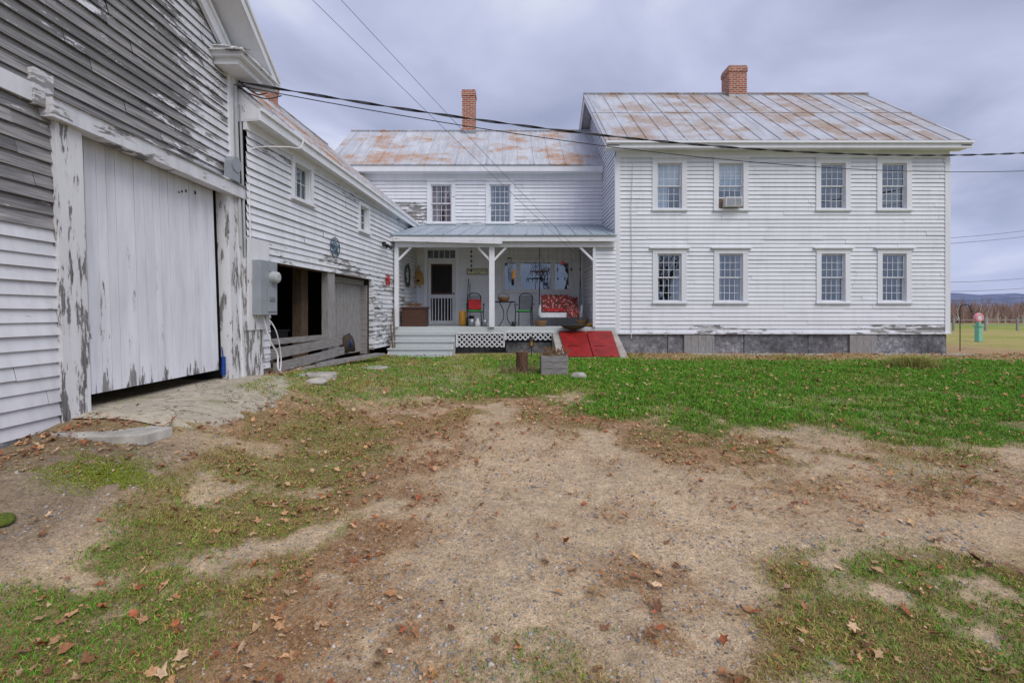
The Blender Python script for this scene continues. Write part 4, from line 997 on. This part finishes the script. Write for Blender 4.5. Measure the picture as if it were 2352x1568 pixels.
# pots, jugs
def pot(x,y,prof,name,mat,label,cat):
    mb=MB();mb.lathe([(r,PZ+z) for r,z in prof],x,y,16);obj(mb,name,[mat],label=label,category=cat,smooth=True)
pot(-.92,13.9,[(.06,0),(.075,.05),(.07,.14),(.035,.19),(.045,.23)],'jug',M_whitep,'white ceramic jug on porch floor','jug')
pot(-1.1,13.95,[(.08,0),(.11,.22),(.1,.22)],'bucket',M_galv,'galvanised metal bucket under the chair','bucket')
pot(-.73,14.0,[(.07,0),(.1,.2),(.09,.2)],'bucket',M_galv,'galvanised metal bucket under the chair','bucket')
pot(.13,14.0,[(.05,0),(.07,.14),(.06,.14)],'flower_pot',M_black,'small dark flower pot on porch floor','pot')
pot(-1.42,14.5,[(.09,0),(.11,.1),(.11,.42),(.08,.46)],'watering_can',M_yell,'yellow watering can standing by the chair','watering can')
pot(-1.2,15.1,[(.07,0),(.09,.3),(.08,.3)],'flower_pot',M_black,'small dark flower pot on porch floor','pot')
for p_,q_ in(((-1.4,15.2,PZ),(-1.32,15.52,PZ+1.5)),((-1.25,15.2,PZ),(-1.28,15.52,PZ+1.35))):
    mb=MB();mb.tube([p_,q_],.012,6);v_=Vector(p_);mb.hexa([v_+Vector(o_) for o_ in((-.12,-.03,0),(.12,-.03,0),(.12,.03,0),(-.12,.03,0),(-.05,-.0,.25),(.05,-.0,.25),(.05,.05,.25),(-.05,.05,.25))])
    obj(mb,'broom',[M_broom],label='green broom leaning on house wall',category='broom')
# sign
sg2=thing('house_sign',(-1.05,15.55,2.9),'small cream name sign on the porch wall','sign')
mb=MB(F2);mb.box(-1.36,-.74,.03,.05,2.88,3.05);obj(mb,'board',[M_cream],sg2)
mb=MB(F2);mb.box(-1.38,-.72,.03,.055,3.05,3.065);mb.box(-1.38,-.72,.03,.055,2.865,2.88);mb.box(-1.38,-1.36,.03,.055,2.88,3.05);mb.box(-.74,-.72,.03,.055,2.88,3.05);obj(mb,'frame',[M_ink],sg2)
def text(s,size,x,y,z,parent):
    cu=bpy.data.curves.new('lettering','FONT');cu.body=s;cu.size=size;cu.align_x='CENTER';cu.extrude=.001
    t=bpy.data.objects.new('tmp',cu);scene.collection.objects.link(t);bpy.context.view_layer.update()
    me=bpy.data.meshes.new_from_object(t.evaluated_get(bpy.context.evaluated_depsgraph_get()))
    bpy.data.objects.remove(t);me.materials.clear();me.materials.append(M_ink)
    me.transform(Matrix.Rotation(math.pi/2,4,'X'))
    o=bpy.data.objects.new('lettering',me);o.location=(x,y,z);W[o.name]=Matrix.Translation((x,y,z));link(o,parent,None,None,None,None)
text('BRITTON HOUSE',.075,-1.05,15.546,2.975,sg2);text('Est. 1800',.05,-1.05,15.546,2.905,sg2)
# bee skep, wall ornaments
mb=MB();prof=[(.16,2.55),(.17,2.6),(.165,2.75),(.13,2.88),(.07,2.97),(.02,3.0)];mb.lathe(prof,-2.93,15.47,14,sy=.5);mb.lathe([(.05,2.62),(.05,2.68)],-2.93,15.38,8,1);mb.tube([(-2.93,15.45,3.0),(-2.93,15.5,3.15)],.01,5)
mb.tube([(-3.0,15.4,2.53),(-3.05,15.4,2.40)],.02,5);mb.tube([(-2.9,15.4,2.53),(-2.86,15.4,2.42)],.02,5)
for k in range(12):mb.tube([(-2.93,15.42,3.0),(-2.93+random.uniform(-.18,.18),15.4,3.15+random.uniform(-.05,.1))],.006,4)
obj(mb,'bee_skep',[M_straw,M_dark],label='golden straw bee skep ornament on porch wall',category='wall ornament',smooth=False)
mb=MB(FS)
for k in range(24):
    t=k*math.pi/12;t2=t+math.pi/12;mb.tube([(su(14.6)+.2*math.cos(t),.05,2.75+.32*math.sin(t)),(su(14.6)+.2*math.cos(t2),.05,2.75+.32*math.sin(t2))],.025,5)
for k in range(60):
    t=random.uniform(0,6.28);mb.tube([(su(14.6)+.2*math.cos(t),.06,2.75+.32*math.sin(t)),(su(14.6)+.2*math.cos(t)+random.uniform(-.07,.07),.1,2.75+.32*math.sin(t)+random.uniform(-.07,.07))],.008,4)
obj(mb,'wreath',[M_bronze],label='oval dark twig wreath on porch side wall',category='wreath')
wcx=thing('wind_chime',(0.0,13.9,2.6),'silver wind chime hanging from the porch ceiling','wind chime')
mb=MB();mb.tube([(0,13.9,3.76),(0,13.9,3.25)],.004,4);mb.lathe([(.07,3.2),(.07,3.22)],0,13.9,12);mb.tube([(0,13.9,3.2),(0,13.9,2.5)],.003,4);mb.lathe([(.03,2.75),(.03,2.77)],0,13.9,8);obj(mb,'hanger',[M_chest],wcx)
for k in range(5):
    a=k*1.257;mb=MB();mb.tube([(.055*math.cos(a),13.9+.055*math.sin(a),3.18),(.055*math.cos(a),13.9+.055*math.sin(a),2.75+.04*k)],.011,6);obj(mb,'tube',[M_galv],wcx)
bl=MB();bl.tube([(-1.13,14.2,3.76),(-1.13,14.2,2.75)],.004,4)
for k in range(6):bl.lathe([(.035,3.55-k*.14),(.024,3.59-k*.14),(.01,3.61-k*.14)],-1.13,14.2,8)
obj(bl,'hanging_bells',[M_black],label='string of small dark bells hanging in the porch',category='bells')
bl=MB()
bl.tube([(.9+.28*math.cos(t),14.2+.12*math.sin(t),2.85) for t in np.linspace(0,6.28,20)],.014,5);
for s in(-.27,.27):bl.tube([(.9+s,14.2,2.86),(.9,14.2,3.4)],.005,4)
bl.tube([(.9,14.2,3.4),(.9,14.2,3.76)],.005,4)
for k in range(10):
    t=k*.628;bl.tube([(.9+.28*math.cos(t),14.2+.12*math.sin(t),2.85),(.9+.28*math.cos(t),14.2+.12*math.sin(t),2.74-.05*random.random())],.010,5)
obj(bl,'hanging_rack',[M_chest],label='round dark rack with hooks hanging in the porch',category='hanging rack')
bl=MB();bl.tube([(1.55,13.8,3.76),(1.55,13.8,3.12)],.004,4);bl.lathe([(.015,3.0),(.045,3.03),(.045,3.08),(.015,3.12)],1.55,13.8,10);obj(bl,'bird_feeder',[M_redc],label='small red bird feeder hanging in the porch',category='bird feeder')
bl=MB();bl.tube([(.12,14.0,3.76),(.12,14.0,2.9)],.004,4);bl.lathe([(.02,2.6),(.05,2.65),(.05,2.8),(.02,2.9)],.12,14.0,10);obj(bl,'hanging_lantern',[M_yell],label='small amber lantern hanging in the porch',category='lantern')
for x in(1.1,1.35,1.75,2.0):
    bl=MB();bl.tube([(x,13.75,3.76),(x+.03,13.75,2.9)],.004,4);bl.lathe([(.012,2.82),(.025,2.86),(.012,2.92)],x+.03,13.75,6);obj(bl,'hanging_ornament',[M_black],label='thin dark ornament hanging from porch ceiling',category='ornament',group='hanging porch ornaments')
mb=MB();mb.lathe([(.05,PZ-.10),(.28,PZ-.02),(.38,PZ+.05),(.39,PZ+.06),(.3,PZ+.03)],1.78,13.28,20,sy=.45);obj(mb,'wicker_tray',[M_bronze],label='wide dark green wicker tray above bulkhead',category='tray',smooth=True)
# yard items
def rock(x,y,s,name,label,mat=M_rock):
    import bmesh
    bm=bmesh.new();bmesh.ops.create_icosphere(bm,subdivisions=3,radius=1)
    for v in bm.verts:
        p=v.co;k=.8+.4*float(fbm(p.x*1.5+x*3+5,p.y*1.5+p.z*1.2+y+5,3));v.co=Vector((p.x*s[0]*k,p.y*s[1]*k,p.z*s[2]*k))
    mb=MB();z=H(x,y)
    mb.add([(x+v.co.x,y+v.co.y,z+v.co.z+s[2]*.4) for v in bm.verts],[tuple(v.index for v in f.verts) for f in bm.faces])
    bm.free();return obj(mb,name,[mat],label=label,category='rock',smooth=True)
zg=H(1.0,9.6)
rock(1.30,9.05,(.15,.12,.09),'rock','pale rounded rock beside the planter box')
rock(-2.95,7.3,(.17,.13,.06),'rock','pale flat fieldstone lying in the grass')
rock(-3.65,3.35,(.05,.04,.03),'rock','small pale stone on the bare soil')
rock(-3.05,2.86,(.09,.07,.035),'mossy_rock','small rock covered with green moss',mat=smat('moss',(.11,.15,.015),.95,0,.5,40,.8,.015))
def slab(x0,x1,y0,y1,z,t,rot,label,name='stone_slab'):
    cx,cy=(x0+x1)/2,(y0+y1)/2;c,s=math.cos(rot),math.sin(rot)
    n=11;top=[];bot=[]
    hw,hh=(x1-x0)/2,(y1-y0)/2
    for k in range(n):
        a=2*math.pi*k/n;ca,sa=math.cos(a),math.sin(a);q=1/max(abs(ca),abs(sa))**.75*random.uniform(.9,1.04)
        px,py=hw*ca*q,hh*sa*q;X_=cx+px*c-py*s;Y_=cy+px*s+py*c
        top.append((X_,Y_,z+t+random.uniform(-.006,.006)));bot.append((X_,Y_,z-.05))
    mb=MB();mb.add(bot+top,[tuple(range(n))[::-1],tuple(range(n,2*n))]+[(k,(k+1)%n,n+(k+1)%n,n+k) for k in range(n)])
    return obj(mb,name,[M_rock],label=label,category='stone slab',bevel=.012)
slab(-3.95,-3.0,3.95,4.38,H(-3.4,4.15)-.035,.045,-.05,'flat grey granite slab by the barn wall')
slab(-3.55,-2.85,7.6,8.15,H(-3.2,7.9)-.03,.07,.15,'pale flat stone slab lying near the shed')
slab(-3.3,-2.5,9.6,10.1,H(-2.9,9.8)-.04,.055,.1,'low grey stepping stone in the leaves')
mb=MB();x,y=.26,9.75;z=H(x,y);mb.lathe([(.14,z-.03),(.125,z+.1),(.12,z+.42),(.10,z+.43)],x,y,16);obj(mb,'tree_stump',[M_bark],label='short brown log stump in the lawn',category='stump')
pb_=thing('planter_box',(.87,9.55,zg),'weathered wooden planter box with dried plants','planter')
mb=MB();x0,x1,y0,y1=.62,1.14,9.3,9.8;z=zg
for k in range(3):
    a=z+.01+k*.125
    mb.box(x0,x1,y0,y0+.025,a,a+.118);mb.box(x0,x1,y1-.025,y1,a,a+.118);mb.box(x0,x0+.025,y0+.026,y1-.026,a,a+.118);mb.box(x1-.025,x1,y0+.026,y1-.026,a,a+.118)
mb.box(x0+.03,x1-.03,y0+.03,y1-.03,z,z+.30);obj(mb,'box',[M_woodh],pb_,bevel=.004)
mb=MB()
for k in range(70):
    a=random.uniform(x0+.05,x1-.05);b=random.uniform(y0+.05,y1-.05);L=random.uniform(.06,.22);d=random.uniform(-.16,.16)
    mb.tube([(a,b,z+.28),(a+d*.4,b+random.uniform(-.05,.05),z+.3+L*.6),(a+d,b+random.uniform(-.1,.1),z+.28+L)],[.006,.005,.002],4)
    if k%2:mb.add([(a+d,b,z+.28+L),(a+d+.05,b-.02,z+.30+L),(a+d+.02,b+.01,z+.35+L)],[(0,1,2)])
obj(mb,'dried_plants',[M_wick],pb_)
mb=MB()
for k in range(110):
    a=.15+random.uniform(-.3,.35);b=9.6+random.uniform(-.25,.25);zz=H(a,b);mb.tube([(a,b,zz),(a+random.uniform(-.12,.12),b+random.uniform(-.1,.1),zz+random.uniform(.08,.3))],[.005,.002],4)
obj(mb,'dried_stalks',[M_brownc],label='dry brown flower stalks around the stump',category='plant')
lt=thing('garden_lantern',(.57,12.4,.48),'small black garden path lantern on a stake','lantern')
mb=MB();x,y,z=.57,12.4,.48;mb.tube([(x,y,z),(x,y,z+.26)],.012,6);mb.lathe([(.05,z+.26),(.06,z+.28)],x,y,8);mb.lathe([(.10,z+.44),(.06,z+.49),(.01,z+.53)],x,y,8)
for k in range(4):a=k*1.57+.78;mb.tube([(x+.05*math.cos(a),y+.05*math.sin(a),z+.27),(x+.06*math.cos(a),y+.06*math.sin(a),z+.45)],.006,4)
obj(mb,'frame',[M_black],lt);mb=MB();mb.lathe([(.035,z+.285),(.04,z+.43)],x,y,8);obj(mb,'globe',[M_yell],lt)
mb=MB();x,y=13.55,14.4;z=H(x,y);mb.tube([(x,y,z)]+[(x,y,z+1.25)]+[(x+.16-.16*math.cos(t),y,z+1.25+.16*math.sin(t)) for t in np.linspace(.2,2.9,10)]+[(x+.34,y,z+1.17),(x+.38,y,z+1.2)],.013,6);obj(mb,'garden_hook',[M_black],label='black metal garden hook in the lawn',category='garden hook')
mb=MB();z0_=H(19.1,19.5)
pp=thing('painted_post',(19.1,19.5,z0_),'mint green post topped with pink ring','post')
mb.box(19.02,19.18,19.4,19.6,z0_,z0_+.62);mb.box(18.98,19.22,19.36,19.64,z0_+.62,z0_+.67);mb.box(19.05,19.15,19.42,19.58,z0_+.67,z0_+.80);obj(mb,'post_body',[M_mint],pp,bevel=.02)
mb=MB();n=24
vs=[];fs=[]
for i in range(n):
    t=2*math.pi*i/n
    for j in range(8):
        s=2*math.pi*j/8;r=.13+.065*math.cos(s);vs.append((19.1+r*math.cos(t),19.5+.07*math.sin(s),z0_+.98+r*math.sin(t)))
for i in range(n):
    for j in range(8):fs.append((i*8+j,((i+1)%n)*8+j,((i+1)%n)*8+(j+1)%8,i*8+(j+1)%8))
mb.add(vs,fs);obj(mb,'ring',[M_pnk],pp,smooth=True)
mb=MB();mb.tube([(19.1,19.44,z0_+.98),(19.1,19.56,z0_+.98)],.085,16);obj(mb,'ring_centre',[M_whitep],pp)
# ornamental grass tufts
def tuft(x0,y0,n,sx,sy,h0,h1,label):
    xx=rng.normal(x0,sx,n);yy_=rng.normal(y0,sy,n);tt=rng.random((n,1))
    v,t,c=blades(xx,yy_,rng.uniform(h0,h1,n),rng.uniform(.003,.005,n),rng.uniform(.3,1.6,n),c3((.52,.43,.16))*(1-tt)+c3((.30,.36,.08))*tt)
    tri_mesh('grass_tuft',v,t,c,M_gr,None,label,'plant')
tuft(8.7,10.3,1300,.24,.15,.18,.42,'yellow-green ornamental grass tuft near the foundation')
tuft(5.0,11.8,500,.4,.15,.08,.2,'dry ornamental grass tuft by the house')
tuft(7.1,11.9,350,.3,.12,.08,.2,'dry ornamental grass tuft by the house')
# moss patch
k_=16000;xx=rng.normal(-3.0,.24,k_);yy_=rng.normal(3.58,.14,k_);ok=fbm(xx*4,yy_*4,3)>.42;xx=xx[ok];yy_=yy_[ok];k_=len(xx);tt=rng.random((k_,1))
v,t,c=blades(xx,yy_,rng.uniform(.006,.018,k_),rng.uniform(.002,.004,k_),rng.uniform(.2,.9,k_),c3((.17,.23,.02))*(1-tt)+c3((.34,.41,.05))*tt)
tri_mesh('moss',v,t,c,M_gr,'stuff')
# ================================================================= background
hx=np.linspace(-200,2600,90);vs=[];
mb=MB()
for i_,x in enumerate(hx):
    h=40+26*float(fbm(x/420+3.3,1.7,4))+8*float(fbm(x/60,4.2,3));vs+=[(x,1100,-5),(x,1180,h*.6),(x,1300,h)]
fs=[]
for i_ in range(len(hx)-1):
    for k in range(2):fs.append((i_*3+k,i_*3+3+k,i_*3+4+k,i_*3+1+k))
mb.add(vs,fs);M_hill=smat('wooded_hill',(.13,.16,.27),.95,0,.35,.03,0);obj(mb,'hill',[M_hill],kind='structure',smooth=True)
def gen_tree(x,y,z,h,r,seed,depth=5,white=False,twc=(.12,.085,.07),thick=1.):
    R=random.Random(seed);mb=MB();bc=(.65,.63,.6) if white else (.10,.085,.075)
    cr=MB()
    def br(p,d,L,rad,k):
        pts=[p];q=p.copy();dd=d.copy()
        for s in range(3):
            dd=(dd+Vector((R.gauss(0,.12),R.gauss(0,.12),R.gauss(0.03,.08)))).normalized();q=q+dd*L/3;pts.append(q.copy())
        rs=[rad,rad*.88,rad*.75,rad*.6]
        (mb if k>=depth-1 else cr).tube(pts,rs,6 if k>=depth-1 else (4 if k>1 else 3),0,(bc if k>=depth-1 else twc),cap=False)
        if k==0:return
        n=R.choice((3,4)) if k>1 else 4
        for j in range(n):
            f=R.uniform(.35,1) if j else 1;o=pts[min(3,int(f*3))]
            a=R.uniform(0,6.28);sp=R.uniform(.35,.9)
            nd_=(dd+Vector((math.cos(a)*sp,math.sin(a)*sp,R.uniform(-.1,.35)))).normalized()
            br(o,nd_,L*R.uniform(.55,.8),rad*thick,k-1)
    br(Vector((x,y,z)),Vector((R.gauss(0,.04),R.gauss(0,.04),1)).normalized(),h*.36,r,depth)
    return mb,cr
def tobj(mb,name,parent,label=None,cat=None,group=None):
    V=np.array([tuple(p) for p in mb.v]);me=bpy.data.meshes.new(name)
    base=V.min(0);loc=Vector((V[:,0].mean(),V[:,1].mean(),base[2]))
    me.from_pydata((V-np.array(loc)).tolist(),[],mb.f);a=me.attributes.new('col','FLOAT_COLOR','POINT')
    C=np.ones((len(V),4));C[:,:3]=np.array(mb.c);a.data.foreach_set('color',C.ravel());me.materials.append(M_tree)
    o=bpy.data.objects.new(name,me);o.location=loc;W[o.name]=Matrix.Translation(loc);link(o,parent,label,cat,None,group);return o
def bare(x,y,h,r,seed,white,label,depth=4,twc=(.30,.20,.17),group='bare trees along the field edge',thick=.55):
    z=H(x,y)-.05;a,b=gen_tree(x,y,z,h,r,seed,depth,white,twc,thick)
    t=thing('bare_tree',(x,y,z),label,'tree',group);tobj(a,'trunk',t);tobj(b,'crown',t)
for k in range(12):
    y=56+random.uniform(-8,10)
    x=y*(.925+.17*(k+random.uniform(-.6,1.4))/12)
    bare(x,y,random.uniform(2.2,4.6),.05,k+3,k%3!=0,'slender white-barked bare birch by the field' if k%3!=0 else 'leafless brown tree at the field edge')
n=20000
xf=rng.uniform(-60,260,n);yf=rng.uniform(60,130,n);hh=rng.uniform(1.4,3.3,n)*(yf/75)**.6*(.6+.8*fbm(xf*.2,yf*.2,2))
zz=Hf(xf,yf)
ev=(fbm(xf*.05+3,yf*.05,2)>.56)
P=np.zeros((n,3,3));w=rng.uniform(.12,.5,n)*(1+ev*1.2)
P[:,0]=np.stack([xf-w,yf,zz-.2],1);P[:,1]=np.stack([xf+w,yf,zz-.2],1);P[:,2]=np.stack([xf+rng.normal(0,.4,n),yf,zz+hh],1)
cc=np.where(ev[:,None],c3((.03,.06,.035)),c3((.26,.17,.15)))*rng.uniform(.6,1.3,(n,1))
tri_mesh('far_woods',P.reshape(-1,3),np.arange(n*3).reshape(-1,3),np.repeat(cc,3,0),M_tree,'stuff')
fc=thing('field_fence',(30,33,H(30,33)),'pale wooden rail fence crossing the field','fence')
mb=MB()
for k in range(12):
    x=24+k*2.2;z=H(x,33);mb.box(x,x+.1,33,33.1,z,z+.9)
for z_ in(.4,.75):mb.beam((24,33.05,H(24,33)+z_),(48.5,33.05,H(48,33)+z_),.04,.05)
obj(mb,'rails',[M_wood],fc)
bare(5,-16,13,.32,77,False,'tall leafless maple across the driveway',5,(.05,.04,.035),'bare roadside maples',.55)
bare(13,-14,12,.30,78,False,'tall leafless maple across the driveway',5,(.05,.04,.035),'bare roadside maples',.55)
# ================================================================= world, light, camera
wd=bpy.data.worlds.new("World");scene.world=wd;wd.use_nodes=True;nt=wd.node_tree;nt.nodes.clear()
sk=nd(nt,'ShaderNodeTexSky',sky_type='NISHITA',sun_disc=False);sk.sun_elevation=math.radians(50);sk.sun_rotation=math.radians(145)
tc=nd(nt,'ShaderNodeTexCoord');sx=nd(nt,'ShaderNodeSeparateXYZ',{'Vector':tc.outputs['Generated']})
zz=math_(nt,'ADD',math_(nt,'MAXIMUM',sx.outputs[2],0.),.22)
cv=nd(nt,'ShaderNodeCombineXYZ',{'X':math_(nt,'DIVIDE',sx.outputs[0],zz),'Y':math_(nt,'DIVIDE',sx.outputs[1],zz),'Z':.3})
n1=nd(nt,'ShaderNodeTexNoise',{'Vector':cv.outputs[0],'Scale':1.4,'Detail':8,'Roughness':.48,'Distortion':.4}).outputs['Fac']
cl=ramp(nt,n1,[(.34,(.36,.40,.57)),(.46,(.48,.52,.72)),(.56,(.59,.63,.84)),(.68,(.80,.84,.97))])
hz=ramp(nt,sx.outputs[2],[(0.,.75),(.2,0.)])
cl=mixc(nt,hz,cl,(.50,.56,.85))
b1=nd(nt,'ShaderNodeBackground',{'Color':sk.outputs[0],'Strength':.10});b2=nd(nt,'ShaderNodeBackground',{'Color':cl,'Strength':1.0})
mx=nd(nt,'ShaderNodeMixShader',{0:.90,1:b1.outputs[0],2:b2.outputs[0]});out=nd(nt,'ShaderNodeOutputWorld',{'Surface':mx.outputs[0]})
sun=bpy.data.lights.new('sun','SUN');sun.energy=2.0;sun.angle=math.radians(40);sun.color=(1,.95,.87)
so=bpy.data.objects.new('sun',sun);scene.collection.objects.link(so)
d=Vector((.5,-.75,1.05)).normalized();so.rotation_euler=d.to_track_quat('Z','Y').to_euler()
cam=bpy.data.cameras.new('camera');co=bpy.data.objects.new('camera',cam);scene.collection.objects.link(co)
co.location=(0,0,1.6);co.rotation_euler=(math.pi/2,0,0);cam.sensor_width=36;cam.lens=1100/2352*36
cam.shift_y=-64/2352;cam.shift_x=6/2352;cam.clip_end=6000;cam.clip_start=.05
scene.camera=co
scene.view_settings.view_transform='Standard';scene.view_settings.look='None';scene.view_settings.exposure=0
